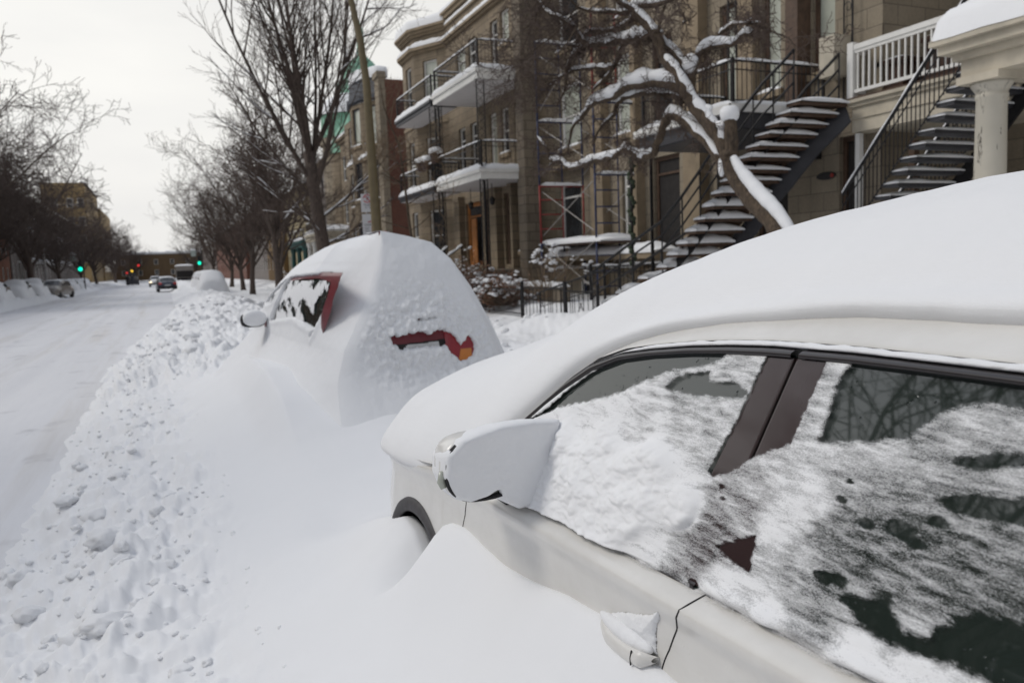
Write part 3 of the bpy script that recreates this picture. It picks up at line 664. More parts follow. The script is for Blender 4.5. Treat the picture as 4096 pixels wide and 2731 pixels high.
def profX(z, t):
    s = ztop(t)-z
    top = lerp_pts(s, [(0,.8),(.02,.6),(.06,.42),(.13,.29),(.24,.18),(.36,.10),(.5,.07)])
    lean = .12*(z-1.1)
    x = np.maximum(lean, top*sstep(.55, .25, s)+lean*(1-sstep(.55, .25, s)))
    x = x-.42*np.clip((1.12-z)/.6, 0, 1.3)**1.4
    return x+.28*sstep(3.6, 4.9, t)
WIN = [(1.95,1.665),(1.62,1.685),(.69,1.705),(.46,1.695),(.47,1.60),(.48,1.52),(.50,1.44),(.54,1.33),(.60,1.24),(.69,1.19),(.71,1.20),(.60,1.255),(1.09,1.295),(1.44,1.325),(2.0,1.28),(2.38,1.25),(2.35,1.30),(2.05,1.5)]
WIN2 = [(1.99,1.655),(2.15,1.645),(2.45,1.58),(2.69,1.51),(2.90,1.42),(2.72,1.40),(2.42,1.44),(2.30,1.5)]
HOLE0 = [(.42,1.205),(.57,1.215),(.71,1.215),(.84,1.225),(.91,1.195),(.93,1.15),(.97,1.105),(1.05,1.165),(1.08,1.13),(1.06,1.06),(.99,1.015),(.94,1.005),(.88,1.055),(.86,1.10),(.855,1.125),(.73,1.115),(.62,1.125),(.51,1.115),(.46,1.14)]
HOLE = [(.80+(x-.80)*1.02, 1.115+(z-1.115)*1.12) for x, z in HOLE0]
HOLE2 = [(.62,1.325),(.72,1.322),(.80,1.335),(.79,1.345),(.7,1.332),(.63,1.335)]
_sh = lambda P: [(y+.16*max(0, (z-1.13)/.57)*max(0, min(1, (1.2-y)/.7)), z) for y, z in P]

tt = np.concatenate([np.linspace(-.42, .6, 80, endpoint=False), np.linspace(.6, 3, 170, endpoint=False), np.linspace(3, 4.9, 60)])
vv = 1-(1-np.linspace(0, 1, 190))**1.35
def left_shell(off, snow=True):
    T, V = np.meshgrid(tt, vv, indexing='ij'); Z = .32+(ztop(T)-.32)*V
    yr = rearY(Z); ty_ = (T+.42)/.85
    w_ = sstep(0, 1, np.clip(ty_, 0, 1))
    Yl = yr+(T+.42)*1.0
    Yl = np.where(T < 1.5, Yl*(1-sstep(.1, 1.0, T))+T*sstep(.1, 1.0, T), T)
    X = ridgeX(Z)*(1-w_)+profX(Z, T)*w_
    if snow:
        d = np.maximum(polydist(Yl, Z, WIN), polydist(Yl, Z, WIN2))+.010*fbm(Yl*14, Z*14, 500, 3)
        X = X+.085*sstep(-.012, .014, d)-.012*np.exp(-((d+.03)/.03)**2)
        X = X-(.010*fbm(Yl*1.6, Z*2.2, 504, 3)+.003*fbm(Yl*12, Z*12, 508, 2))*sstep(-.42, -.2, T)
    e_ = .035*(1-np.clip((T+.42)/.22, 0, 1))**2; X = X+e_*.6; Yl = Yl+e_
    return rw(X+off, Yl, Z)
uu = np.linspace(0, 1, 200)
def rear_shell(off, snow=True):
    U, V = np.meshgrid(uu, vv, indexing='ij'); Z = .32+(2.03-.32)*V
    a = ridgeX(Z); X = a+(rearX(Z)-a)*U
    Yv = rearY(Z)-.05*np.sin(math.pi*U)*sstep(2.03, 1.7, Z)+.22*sstep(.8, 1.0, U)**2
    if snow:
        d = np.maximum(polydist(X, Z, HOLE)+.026*fbm(X*24, Z*15, 520, 3), polydist(X, Z, HOLE2)+.014*fbm(X*22, Z*22, 523, 3)-.004)
        k = sstep(-.42, -.05, d)*sstep(.02, .12, U)*sstep(.98, .85, U)
        soft = sstep(.0, .2, U)*sstep(1, .85, U)
        cl = np.abs(fbm(X*11, Z*11, 530, 3))
        Yv = Yv-k*(.034*cl+.026*fbm(X*24, Z*24, 536, 3))-soft*(.016*fbm(X*3, Z*3, 540, 3)+.004*fbm(X*15, Z*15, 544, 2))
        Yv = Yv-.018*np.exp(-((d+.035)/.03)**2)+.10*sstep(-.010, .012, d)
    e_ = .035*(1-np.clip(U/.10, 0, 1))**2; Yv = Yv+e_; X = X+e_*.6
    return rw(X, Yv+off, Z)
def right_shell(off):
    T, V = np.meshgrid(tt[::3], vv[::2], indexing='ij'); Z = .32+(ztop(T)-.32)*V
    w_ = sstep(0, 1, np.clip((T+.42)/1.2, 0, 1)); yr = rearY(Z)+.22
    Yl = np.where(T < 1.5, (yr+(T+.42))*(1-sstep(.2, 1.5, T))+T*sstep(.2, 1.5, T), T)
    return rw(rearX(np.minimum(Z, 2.03))*(1-w_)+(1.6-profX(Z, T))*w_-off, Yl, Z)
np_mesh('body', left_shell(.045, False)[::2, ::2], M['car_red'], rcar, flip=True)
np_mesh('body_rear', rear_shell(.045, False)[::3, ::2], M['car_red'], rcar)
np_mesh('snow_blanket', left_shell(0), M['snow_soft'], rcar, flip=True)
np_mesh('snow_blanket', rear_shell(0), M['snow_clump'], rcar)
np_mesh('snow_blanket', right_shell(0), M['snow_soft'], rcar)
def lean_patch(nm, poly, off, mat, parent, n=70, attr=None):
    p = np.array(poly); y0, z0 = p.min(0)-.01; y1, z1 = p.max(0)+.01
    yy, zz = np.meshgrid(np.linspace(y0, y1, n), np.linspace(z0, z1, n)); d = polydist(yy, zz, poly)
    c = (d[:-1, :-1]+d[1:, 1:])/2 > 0
    X = profX(zz, np.maximum(yy, .9))+off
    w_ = sstep(-.5, -.1, yy); X = X*w_+(1-w_)*(ridgeX(zz)*.25+.75*profX(zz, .9+0*zz)+off)
    kw = {'cover': attr(yy, zz)} if attr else None
    return np_mesh(nm, rw(X, yy, zz), mat, parent, keep=c, attr=kw, flip=True)
FR = [(1.98,1.675),(1.65,1.70),(.69,1.72),(.03,1.71),(.06,1.6),(.15,1.52),(.18,1.44),(.3,1.31),(.5,1.18),(.69,1.13),(.75,1.19),(.51,1.34),(.40,1.46),(.31,1.54),(.27,1.645),(.68,1.668),(1.58,1.655),(1.93,1.635)]
FR = [(1.98,1.68),(1.65,1.705),(.69,1.72),(.03,1.71),(.06,1.6),(.15,1.52),(.18,1.44),(.3,1.31),(.5,1.16),(.75,1.13),(.73,1.19),(.52,1.34),(.41,1.46),(.32,1.54),(.28,1.64),(.68,1.668),(1.58,1.657),(1.93,1.635)]
lean_patch('window_frame', FR, .030, M['car_red'], rcar, 110)
rg = lean_patch('rear_window', [(1.97,1.66),(.2,1.675),(.25,1.55),(.7,1.15),(2.5,1.2)], .036, M['car_glass'], rcar, 60)
fg = lean_patch('front_window', [(1.97,1.67),(2.95,1.5),(3.1,1.3),(2.1,1.3)], .036, M['car_glass'], rcar, 40)
lean_patch('door_pillar', [(2.02,1.665),(1.90,1.665),(2.02,1.54),(2.36,1.26),(2.5,1.26),(2.22,1.5)], .030, M['pillar'], rcar, 60)
def cov_red(y, z):
    c = .62+.9*fbm(y*3.2, z*5.5, 560, 3)+.25*sstep(1.5, 1.3, z)*sstep(.9, 1.5, y)-.5*np.exp(-((y-.62)**2/.05+(z-1.38)**2/.01))-.6*np.exp(-((y-.8)**2/.03+(z-1.25)**2/.003))
    return np.clip(c, 0, 1.4)
t = NT('patchy_window_snow'); t.col((.80, .805, .82)); t.set(Roughness=.75); at = t.add('ShaderNodeAttribute', attribute_name='cover')
f = t.math('ADD', at.outputs['Fac'], t.math('MULTIPLY', t.math('SUBTRACT', t.noise(60, 5, .7, t.coord()), .5), .8)); t.l.new(t.math('MULTIPLY', t.math('SUBTRACT', f, .5), 8, True), t.b.inputs['Alpha']); M['patch_snow'] = t.m
lean_patch('window_snow', [(1.9,1.645),(.3,1.655),(.35,1.52),(.75,1.15),(2.3,1.22),(2.25,1.33)], .024, M['patch_snow'], rg, 130, cov_red)
lean_patch('window_snow', [(2.05,1.63),(2.6,1.53),(2.85,1.42),(2.35,1.42)], .024, M['patch_snow'], fg, 60, lambda y, z: .55+fbm(y*4, z*5, 570, 3))
# mirror with a cap of snow
mo = MB(); c0 = rw(-.13, 2.62, 1.24); ell = []
for s, dy in ((.9, -.02), (1, 0), (1.04, .06), (.9, .12), (.5, .17), (.02, .18)):
    ell.append([tuple(rw(-.125+.118*s*math.copysign(abs(math.cos(a))**.7, math.cos(a)), 2.55+dy, 1.25+.074*s*math.copysign(abs(math.sin(a))**.7, math.sin(a)))) for a in np.linspace(0, 6.283, 24, endpoint=False)])
mm = MB().grid(np.array(ell), True).build('mirror', M['rubber'], rcar, True)
sn = []
for s, dy in ((0, -.06), (.55, -.06), (.9, -.045), (.97, -.02), (.97, .1), (.6, .2), (0, .22)):
    sn.append([tuple(rw(-.116+.120*s*math.cos(a), 2.535+dy, 1.258+.074*s*math.sin(a)+(.02 if math.sin(a) > 0 else 0)*s)) for a in np.linspace(0, 6.283, 24, endpoint=False)])
MB().grid(np.array(sn), True).build('mirror_snow', M['snow_clump'], mm, True)
MB().add([tuple(rw(x, 2.6, z)) for x, z in ((.0,1.17),(.12,1.15),(.12,1.24),(.0,1.22))]+[tuple(rw(x, 2.68, z)) for x, z in ((.0,1.17),(.12,1.15),(.12,1.24),(.0,1.22))], [(0,1,2,3),(7,6,5,4),(0,4,5,1),(1,5,6,2),(2,6,7,3),(3,7,4,0)]).build('mirror_arm', M['car_red'], mm)
# tail light, licence plate and boot recess
def rear_patch(nm, poly, off, mat, parent, n=40, bulge=0):
    p = np.array(poly); x0, z0 = p.min(0); x1, z1 = p.max(0); xx, zz = np.meshgrid(np.linspace(x0, x1, n), np.linspace(z0, z1, n)); d = polydist(xx, zz, poly)
    U = (xx-ridgeX(zz))/(rearX(zz)-ridgeX(zz)); Y = rearY(zz)-.05*np.sin(math.pi*U)+.22*sstep(.8, 1, U)**2+off-bulge*np.sqrt(np.clip(d/.03, 0, 1))
    return np_mesh(nm, rw(xx, Y, zz), mat, parent, keep=((d[:-1, :-1]+d[1:, 1:])/2 > 0))
tl = rear_patch('tail_light', [(.86,1.24),(1.12,1.24),(1.12,1.05),(1.02,.98),(.90,.98),(.85,1.08)], .040, M['tail_red'], rcar, 40, .022)
rear_patch('turn_signal', [(.965,1.085),(1.06,1.085),(1.05,1.0),(.93,1.0)], .016, M['tail_amber'], tl, 24, .004)
rear_patch('boot_recess', [(.40,1.15),(.86,1.17),(.86,1.05),(.40,1.05)], .041, M['dark_in'], rcar, 24)
rear_patch('licence_plate', [(.53,1.145),(.80,1.155),(.80,1.03),(.53,1.03)], .034, M['plate'], rcar, 20)
# ------------------------------------------------------------------ houses on the right
def wall(mb, O, u, n, W, z0, z1, holes, reveal=.22):
    """flat wall with real openings; holes = (a0, a1, z0, z1)"""
    us = sorted({0, W}|{round(h[k], 4) for h in holes for k in (0, 1)}); zs = sorted({z0, z1}|{round(h[k], 4) for h in holes for k in (2, 3)})
    P = lambda a, d, z: (O[0]+u[0]*a+n[0]*d, O[1]+u[1]*a+n[1]*d, z)
    for i in range(len(us)-1):
        for j in range(len(zs)-1):
            a, b, c, d = us[i], us[i+1], zs[j], zs[j+1]; ma, mz = (a+b)/2, (c+d)/2
            if any(h[0] < ma < h[1] and h[2] < mz < h[3] for h in holes): continue
            mb.add([P(a,0,c),P(b,0,c),P(b,0,d),P(a,0,d)], [(0,1,2,3)])
    for a, b, c, d in holes:
        r = -reveal
        mb.add([P(a,0,c),P(a,0,d),P(a,r,d),P(a,r,c)], [(0,1,2,3)]); mb.add([P(b,0,c),P(b,r,c),P(b,r,d),P(b,0,d)], [(0,1,2,3)])
        mb.add([P(a,0,d),P(b,0,d),P(b,r,d),P(a,r,d)], [(0,1,2,3)]); mb.add([P(a,0,c),P(a,r,c),P(b,r,c),P(b,0,c)], [(0,1,2,3)])
def window(house, O, u, n, h, fm='white', gm='glass', kind='window', sash=True, fw=.075, depth=-.10, sill=True, snow=True, trans=0):
    a, b, c, d = h
    f = MB(); f.obox(O,u,n,a,a+fw,c,d,depth-.08,depth); f.obox(O,u,n,b-fw,b,c,d,depth-.08,depth); f.obox(O,u,n,a+fw,b-fw,c,c+fw,depth-.08,depth-.003); f.obox(O,u,n,a+fw,b-fw,d-fw,d,depth-.08,depth-.003)
    if sash: m = (c+d)/2; f.obox(O,u,n,a+fw,b-fw,m-.03,m+.03,depth-.075,depth-.01)
    if trans: f.obox(O,u,n,a+fw,b-fw,d-trans-.03,d-trans+.03,depth-.075,depth-.006)
    fo = f.build(kind, M[fm], house)
    MB().obox(O,u,n,a+fw*.6,b-fw*.6,c+fw*.6,d-fw*.6,depth-.07,depth-.045).build('pane', M[gm], fo)
    if sill and kind == 'window':
        MB().obox(O,u,n,a-.1,b+.1,c-.14,c-.002,-.15,.10).build('sill', M['stone_trim'], fo)
        if snow: snow_strip(O, u, n, a-.08, b+.08, c, -.04, .09, .09, fo, 'sill_snow')
    return fo
srng = random.Random(77)
def snow_strip(O, u, n, a0, a1, z, d0, d1, hgt, parent, name='snow', mat=None, rough=.35):
    """rounded ridge of snow lying along a ledge"""
    m = max(4, int((a1-a0)/.16)); P = []; ph = srng.uniform(0, 50)
    for i in range(m+1):
        a = a0+(a1-a0)*i/m; e = min(1, .35+min(i, m-i)*.5); k = hgt*e*(1+rough*float(pn(a*1.9+ph, ph, 9))+rough*.5*float(pn(a*6+ph, ph, 10)))
        row = []
        for q, hz in ((0, -.004), (0, .45), (.1, .8), (.35, 1), (.65, 1), (.9, .8), (1.02, .4), (1.0, -.004)):
            d = d0+(d1-d0)*q; row.append((O[0]+u[0]*a+n[0]*d, O[1]+u[1]*a+n[1]*d, z+(hz*k if hz > 0 else hz)))
        P.append(row)
    mb = MB().grid(np.array(P)); b = len(mb.f)
    mb.f.append(tuple(range(8))); mb.f.append(tuple(m*8+k for k in reversed(range(8))))
    return mb.build(name, mat or M['snow_far'], parent, True)
def railing(parent, pts, z, h, mat, gap=.12, bal=.008, top=.022, post=.03, snow=.045, name='railing', posts=True, double=True):
    """railing along a poly-line of plan points"""
    mb = MB()
    for (x0, y0), (x1, y1) in zip(pts[:-1], pts[1:]):
        L_ = math.hypot(x1-x0, y1-y0); k = max(2, int(L_/gap))
        mb.tube([(x0,y0,z+h),(x1,y1,z+h)], top, 6); mb.tube([(x0,y0,z+.10),(x1,y1,z+.10)], top*.7, 5)
        if double: mb.tube([(x0,y0,z+h-.16),(x1,y1,z+h-.16)], top*.6, 5)
        for i in range(k+1):
            x, y = x0+(x1-x0)*i/k, y0+(y1-y0)*i/k
            mb.tube([(x,y,z+.08),(x,y,z+h)], bal, 4, False)
    if posts:
        for x, y in pts: mb.box(x-post,x+post,y-post,y+post,z,z+h+.05)
    r = mb.build(name, mat, parent)
    if snow:
        for (x0, y0), (x1, y1) in zip(pts[:-1], pts[1:]):
            L_ = math.hypot(x1-x0, y1-y0); uu_ = ((x1-x0)/L_, (y1-y0)/L_)
            snow_strip((x0,y0), uu_, (uu_[1], -uu_[0]), .02, L_-.02, z+h+top*.6, -.03, .03, snow, r, 'rail_snow', rough=.5)
    return r
def lattice_post(parent, x, y, z0, z1, w=.13, mat='iron', name='post'):
    mb = MB()
    for dx in (-w, w): mb.box(x+dx-.016,x+dx+.016,y-.016,y+.016,z0,z1)
    k = int((z1-z0)/.24)
    for i in range(k):
        a, b = z0+(z1-z0)*i/k, z0+(z1-z0)*(i+1)/k
        mb.tube([(x-w,y,a),(x+w,y,b)], .008, 4, False); mb.tube([(x+w,y,a),(x-w,y,b)], .008, 4, False)
    return mb.build(name, M[mat], parent)
UY, NX = (0, 1), (-1, 0)         # facades run along +Y and face the street (-X)

# ---- triplex with stacked balconies
A = thing('apartment_house', 'greystone triplex with stacked white balconies and a bay tower at its far end', 'house', (11.5, 30, .5))
FX = 11.5; ax = 24.45
H3 = [(26.0,26.75,9.35,10.5),(27.0,27.7,8.15,10.4),(29.1,30.0,8.15,10.35),(30.35,31.4,8.15,10.3)]
H2 = [(24.9,25.8,4.95,7.2),(26.3,27.0,5.6,7.2),(27.4,28.1,5.0,7.2),(29.4,30.1,5.0,7.2),(30.7,31.45,5.0,7.2)]
H1 = [(24.8,25.6,2.1,4.2),(26.0,27.0,1.65,4.2),(28.1,28.95,1.65,4.2),(29.2,31.0,1.65,4.15)]
w_ = MB(); wall(w_, (FX, ax), UY, NX, 33-ax, 1.5, 12.0, [(a-ax, b-ax, c, d) for a, b, c, d in H1+H2+H3])
w_.add([(FX, ax, 1.5), (FX, ax, 12.0), (18, ax, 12.0), (18, ax, 1.5)], [(0, 1, 2, 3)]); w_.add([(FX, ax, 12), (FX, 37.8, 12), (18, 37.8, 12), (18, ax, 12)], [(0, 1, 2, 3)])
w_.build('wall', M['stone'], A)
for i, h in enumerate(H3+H2): window(A, (FX, 0), UY, NX, h, gm='glass' if i % 3 else 'glass_pale', sash=(h[3]-h[2] < 2), trans=.5 if h[3]-h[2] > 2 else 0, kind='window' if h[3]-h[2] < 2 else 'balcony_door')
for h, fm, gm in zip(H1, ('white','wood_brown','wood_brown','wood_orange'), ('glass','dark_in','glass','glass')): window(A, (FX, 0), UY, NX, h, fm, gm, kind='front_door' if fm != 'white' else 'window', sash=False, fw=.16 if fm != 'white' else .08, trans=.55)
MB().box(FX-.05, FX-.02, 29.75, 30.3, 1.66, 3.5).build('front_door', M['wood_orange'], A)
bs = MB(); bs.box(FX-.22, 18, ax-.02, 33, .2, 1.49); bs.build('base_wall', M['stone_base'], A)
for y0, y1 in ((25.75, 25.95), (27.2, 27.95), (31.15, 31.75)):
    p = MB(); p.box(FX-.25, FX+.05, y0, y1, 1.5, 4.45); p.box(FX-.29, FX+.05, y0-.05, y1+.05, 4.25, 4.451); p.build('pilaster', M['stone'], A)
pf = MB(); pf.box(FX-.45, FX+.1, ax-.35, ax+.25, .3, 12.2); pf.build('party_pier', M['stone_base'], A)
cn = MB()
for z0, z1, o_ in ((10.85,10.95,.10),(10.95,11.05,.20),(11.55,11.63,.08),(11.85,12.0,.14),(12.0,12.1,.22)): cn.box(FX-o_, FX+.1, ax+.25, 32.75, z0, z1)
cn = cn.build('cornice', M['stone_trim'], A)
snow_strip((FX, ax+.3), UY, NX, 0, 8.1, 11.05, .0, .20, .16, cn, 'ledge_snow'); snow_strip((FX, ax+.3), UY, NX, 3.6, 7.9, 11.63, -.0, .09, .12, cn, 'ledge_snow'); snow_strip((FX, ax+.3), UY, NX, 0, 8.2, 12.1, -.6, .2, .28, cn, 'roof_snow')
# bay tower, three sides
TW = [(11.5, 32.64), (10.6, 34.3), (10.6, 36.1), (11.5, 37.8)]
tw = None
for i in range(3):
    (x0, y0), (x1, y1) = TW[i], TW[i+1]; L_ = math.hypot(x1-x0, y1-y0); u = ((x1-x0)/L_, (y1-y0)/L_); n_ = (-u[1], u[0])
    hs_ = [(L_/2-.42, L_/2+.42, z, z+tp) for z, tp in ((1.9, 2.2), (5.2, 2.0), (8.5, 1.95))]
    mb = MB(); wall(mb, (x0, y0), u, n_, L_, .3, 11.7, hs_); t_ = mb.build('bay_wall', M['stone'], A)
    for q, h in enumerate(hs_): window(A, (x0, y0), u, n_, h, gm='glass_pale' if (q == 2 and i == 0) else 'glass')
def tower_ring(z0, z1, o_):
    tc_ = MB()
    c = (12.2, 35.2); tc_.prism([(c[0]+(x-c[0])*(1+o_/1.2), c[1]+(y-c[1])*(1+o_/2)) for x, y in TW+[(13, 37.8), (13, 32.64)]], z0, z1); return tc_.build('bay_cornice', M['stone_trim'], A)
for z0, z1, o_ in ((7.75,7.9,.04),(4.5,4.65,.04),(10.8,10.92,.06),(10.92,11.05,.16),(11.5,11.6,.06),(11.6,11.72,.14),(11.72,11.82,.22)): tc_ = tower_ring(z0, z1, o_)
def cap_snow(poly, z, h, parent, name='roof_snow', inset=.12, out=0.0):
    c = np.mean(np.array(poly), 0); P = []
    ring = resample(list(poly)+[poly[0]], 60)[:-1]
    for s, hz in ((1+out, -.01), (1+out, .5), (1-inset*.3, .85), (1-inset*1.2, 1.0), (.45, 1.12), (0, 1.15)):
        P.append([(c[0]+(x-c[0])*s, c[1]+(y-c[1])*s, z+hz*h*(1+.12*float(pn(x*2, y*2, 14)))) for x, y in ring])
    return MB().grid(np.array(P), True).build(name, M['snow_far'], parent, True)
TP = [(12.2+(x-12.2)*1.18, 35.2+(y-35.2)*1.09) for x, y in TW+[(13, 37.8), (13, 32.64)]]
cap_snow(TP, 11.83, .42, tc_)
TQ = [(12.2+(x-12.2)*1.12, 35.2+(y-35.2)*1.06) for x, y in TW+[(13, 37.8), (13, 32.64)]]
for i in range(3):
    (x0, y0), (x1, y1) = TQ[i], TQ[i+1]; L_ = math.hypot(x1-x0, y1-y0); u = ((x1-x0)/L_, (y1-y0)/L_); snow_strip((x0, y0), u, (-u[1], u[0]), 0, L_, 11.05, -.15, .03, .2, tc_, 'ledge_snow')
# balconies
def balcony(house, x0, x1, y0, y1, z, th, fascia, soffit, rail=.9, snow=.22, railmat='iron', post_to=None, rsnow=.05, gap=.13):
    b = MB(); b.box(x0, x1, y0, y1, z-th, z); b.box(x0-.06, x1, y0-.06, y1+.06, z-.10, z-.012)
    b = b.build('balcony', M[fascia], house)
    MB().box(x0+.05, x1, y0+.05, y1-.05, z-th-.012, z-th-.002).build('soffit', M[soffit], b)
    railing(b, [(x1, y0+.06), (x0+.07, y0+.06), (x0+.07, y1-.06), (x1, y1-.06)], z, rail, M[railmat], snow=rsnow, gap=gap)
    if snow:
        snow_strip((x0, y0), UY, NX, .0, y1-y0, z, -.5, .05, snow, b, 'balcony_snow'); snow_strip((x0, y0), (1, 0), (0, -1), 0.1, x1-x0, z, -.4, .04, snow*.8, b, 'balcony_snow')
    return b
b1 = balcony(A, 9.7, 11.5, 24.6, 29.2, 4.8, .32, 'white', 'soffit'); b1l = balcony(A, 9.7, 10.75, 29.5, 34.4, 4.72, .24, 'dark_metal', 'soffit', snow=.26)
b2 = balcony(A, 9.7, 11.5, 24.6, 29.2, 8.0, .32, 'white', 'soffit'); b2l = balcony(A, 9.7, 10.75, 29.5, 34.4, 7.95, .24, 'dark_metal', 'soffit', snow=.26)
for y in (24.75, 29.1, 29.75):
    lattice_post(b1, 9.85, y, 1.5, 4.48); lattice_post(b2, 9.85, y, 4.8, 7.68)
for y in (24.95, 29.3): MB().tube([(9.95, y, 1.4), (9.95, y, 4.4), (9.75, y-.2, 4.7)], .045, 8).build('downpipe', M['iron'], b1, True)
MB().tube([(9.95, 29.35, 4.85), (9.95, 29.35, 7.9)], .05, 8).build('downpipe', M['iron'], b2, True)
for y in (25.9, 28.0):
    lm = MB(); lm.tube([(10.6, y, 4.46), (10.6, y, 4.0)], .012, 5); lm.lathe((10.6, y, 3.72), [(.02, .30), (.10, .22), (.08, .04), (.03, 0)], 10); lm.build('porch_lamp', M['iron'], b1, True)
fl = MB(); fl.box(9.8, 11.3, 24.7, 34.2, 1.25, 1.48); fl.build('porch_floor', M['stone_base'], A)
for i in range(6): MB().box(9.5-.3*i, 9.8-.3*i+.02, 27.0, 28.6, .3, 1.42-.19*i).build('porch_step', M['stone_base'], A)
hr = MB()
for y in (27.0, 28.6): hr.tube([(9.8, y, 2.35), (8.2, y, 1.35), (8.0, y, 1.2)], .028, 6); hr.tube([(8.1, y, .3), (8.1, y, 1.25)], .02, 5); hr.tube([(9.8, y, 1.4), (9.8, y, 2.35)], .02, 5)
hr = hr.build('step_railing', M['iron'], A)
for y in (27.0, 28.6):
    P = [[(9.8-1.6*i/14, y+dy, 2.37-1.0*i/14+dz*(1+.5*math.sin(i*2.1))) for dy, dz in ((-.05, 0), (-.04, .06), (.04, .06), (.05, 0))] for i in range(15)]
    MB().grid(np.array(P)).build('rail_snow', M['snow_far'], hr, True)
def planter(x, y, z, r, label):
    o = MB().lathe((x, y, z), [(0, 0), (r*.75, 0), (r, r*1.3), (r*1.08, r*1.32), (r*1.05, r*1.45), (0, r*1.4)], 14).build('planter', M['terracotta'], None, True)
    tag(o, label, 'planter'); MB().blob((x, y, z+r*1.75), (r*1.15, r*1.15, r*.8), srng).build('snow_cap', M['snow_far'], o, True); return o
planter(9.72, 29.2, 5.55, .24, 'snow capped planter on the greystone triplex lower balcony rail, nearest the camera')
planter(9.72, 30.4, 5.45, .22, 'snow capped planter in the middle of the triplex lower balcony rail')
planter(9.72, 31.05, 5.45, .22, 'snow capped planter at the far end of the triplex lower balcony rail')

# ---- plain stone house behind the scaffolding
B = thing('terraced_house', 'pale limestone house front standing behind the steel scaffolding', 'house', (12.2, 20.5, .5))
FX = 12.2
HB = [(17.15,18.35,1.75,4.35),(19.1,19.95,1.9,4.2),(22.4,23.9,1.9,4.2),(17.4,18.3,5.2,7.4),(19.3,20.2,5.2,7.4),(22.3,23.7,5.3,7.3),(19.3,20.2,8.4,10.4),(22.3,23.7,8.4,10.4)]
w_ = MB(); wall(w_, (FX, 16.55), UY, NX, 24.2-16.55, 1.45, 12, [(a-16.55, b-16.55, c, d) for a, b, c, d in HB]); w_.build('wall', M['stone_pale'], B)
for i, h in enumerate(HB): window(B, (FX, 0), UY, NX, h, 'wood_brown' if i in (0, 3) else 'white', 'dark_in' if i == 0 else ('glass_pale' if i in (4, 5) else 'glass'), kind='front_door' if i == 0 else 'window', sash=i > 3, trans=.45 if i < 3 else 0, fw=.1)
bw = MB(); bw.box(FX-.12, 18, 16.5, 24.25, .2, 1.449); bw = bw.build('base_wall', M['stone_pale'], B); snow_strip((FX, 18.9), UY, NX, 0, 5.2, 1.45, .0, .14, .10, bw, 'ledge_snow')
window(B, (FX-.13, 0), UY, NX, (21.0, 22.2, .55, 1.05), depth=.05, sill=False, sash=False)
for y0, y1 in ((15.95, 16.62), (18.75, 19.0), (20.6, 21.3)):
    p = MB(); p.box(FX-.28, FX+.1, y0, y1, .4, 12); p.build('pilaster', M['stone_trim'], B)
sl = MB(); sl.box(FX-.9, FX, 17.0, 23.5, 2.05-.35, 2.05-.2); sl = sl.build('porch_ledge', M['stone_trim'], B); snow_strip((FX-.9, 17.0), UY, NX, 0, 6.2, 1.85, -.75, .03, .25, sl, 'ledge_snow')
MB().box(FX-.4, FX, 20.5, 24.0, 4.6, 4.75).build('string_course', M['stone_trim'], B)

# ---- house with the dark grey balcony and outside stair
Cc = thing('terraced_house', 'stone house with a dark grey balcony and a long black outside staircase', 'house', (12.2, 13.5, .5))
HC = [(13.5,14.08,5.15,7.6),(14.85,15.5,4.7,7.4),(12.02,12.62,5.25,7.9),(11.3,11.9,1.2,3.9),(13.3,14.3,1.2,3.9),(14.9,15.6,1.3,3.8)]
w_ = MB(); wall(w_, (FX, 10.9), UY, NX, 15.95-10.9, .3, 12, [(a-10.9, b-10.9, c, d) for a, b, c, d in HC]); w_.add([(FX, 10.9, .3), (FX, 10.9, 12), (15, 10.9, 12), (15, 10.9, .3)], [(0, 1, 2, 3)]); w_.build('wall', M['stone_pale'], Cc)
for i, h in enumerate(HC): window(Cc, (FX, 0), UY, NX, h, 'wood_brown', 'glass_pale' if i in (0, 1, 2) else 'dark_in', sash=False, kind='window' if i < 3 else 'front_door', snow=i == 0, fw=.09, trans=.5 if i == 1 else 0)  # pale upper panes: sky reflection put into the glass colour
p = MB(); p.box(FX-.34, FX, 12.66, 13.0, 4.4, 12); p.build('dark_column', M['wood_brown'], Cc)
p = MB(); p.box(FX-.2, FX, 14.15, 14.7, 4.4, 12); p.build('pilaster', M['stone_trim'], Cc)
MB().box(FX-.42, FX-.01, 11.62, 12.0, 5.0, 5.75).build('air_conditioner', M['cream'], Cc)
MB().box(FX-.16, FX, 12.36, 12.5, 3.55, 3.95).build('wall_lamp', M['iron'], Cc)
pq = MB(); pq.grid(np.array([[(FX-d, 12.22+.25*s*math.cos(a), 3.2+.075*s*math.sin(a)) for a in np.linspace(0, 6.283, 24, endpoint=False)] for s, d in ((1, 0), (1, .03), (.9, .035), (0, .035))]), True); pq = pq.build('number_plaque', M['iron'], Cc)
M['red_dot'] = m_plain('faded_red', (.30, .03, .02), .6); MB().blob((FX-.04, 12.05, 3.2), (.01, .05, .045), srng, amp=0).build('plaque_emblem', M['red_dot'], pq, True)
cb = balcony(Cc, 9.9, 12.2, 12.25, 15.4, 4.5, .42, 'dark_metal', 'dark_metal', rail=.82, snow=.14, gap=.11)
MB().box(9.8, 9.94, 12.15, 15.5, 4.36, 4.5).build('edge_moulding', M['white'], cb); MB().box(9.8, 12.2, 12.13, 12.2, 4.36, 4.5).build('edge_moulding', M['white'], cb)
lattice_post(cb, 10.05, 12.4, 5.3, 9, .09); lattice_post(cb, 10.05, 15.2, .4, 4.08, .02, 'iron')
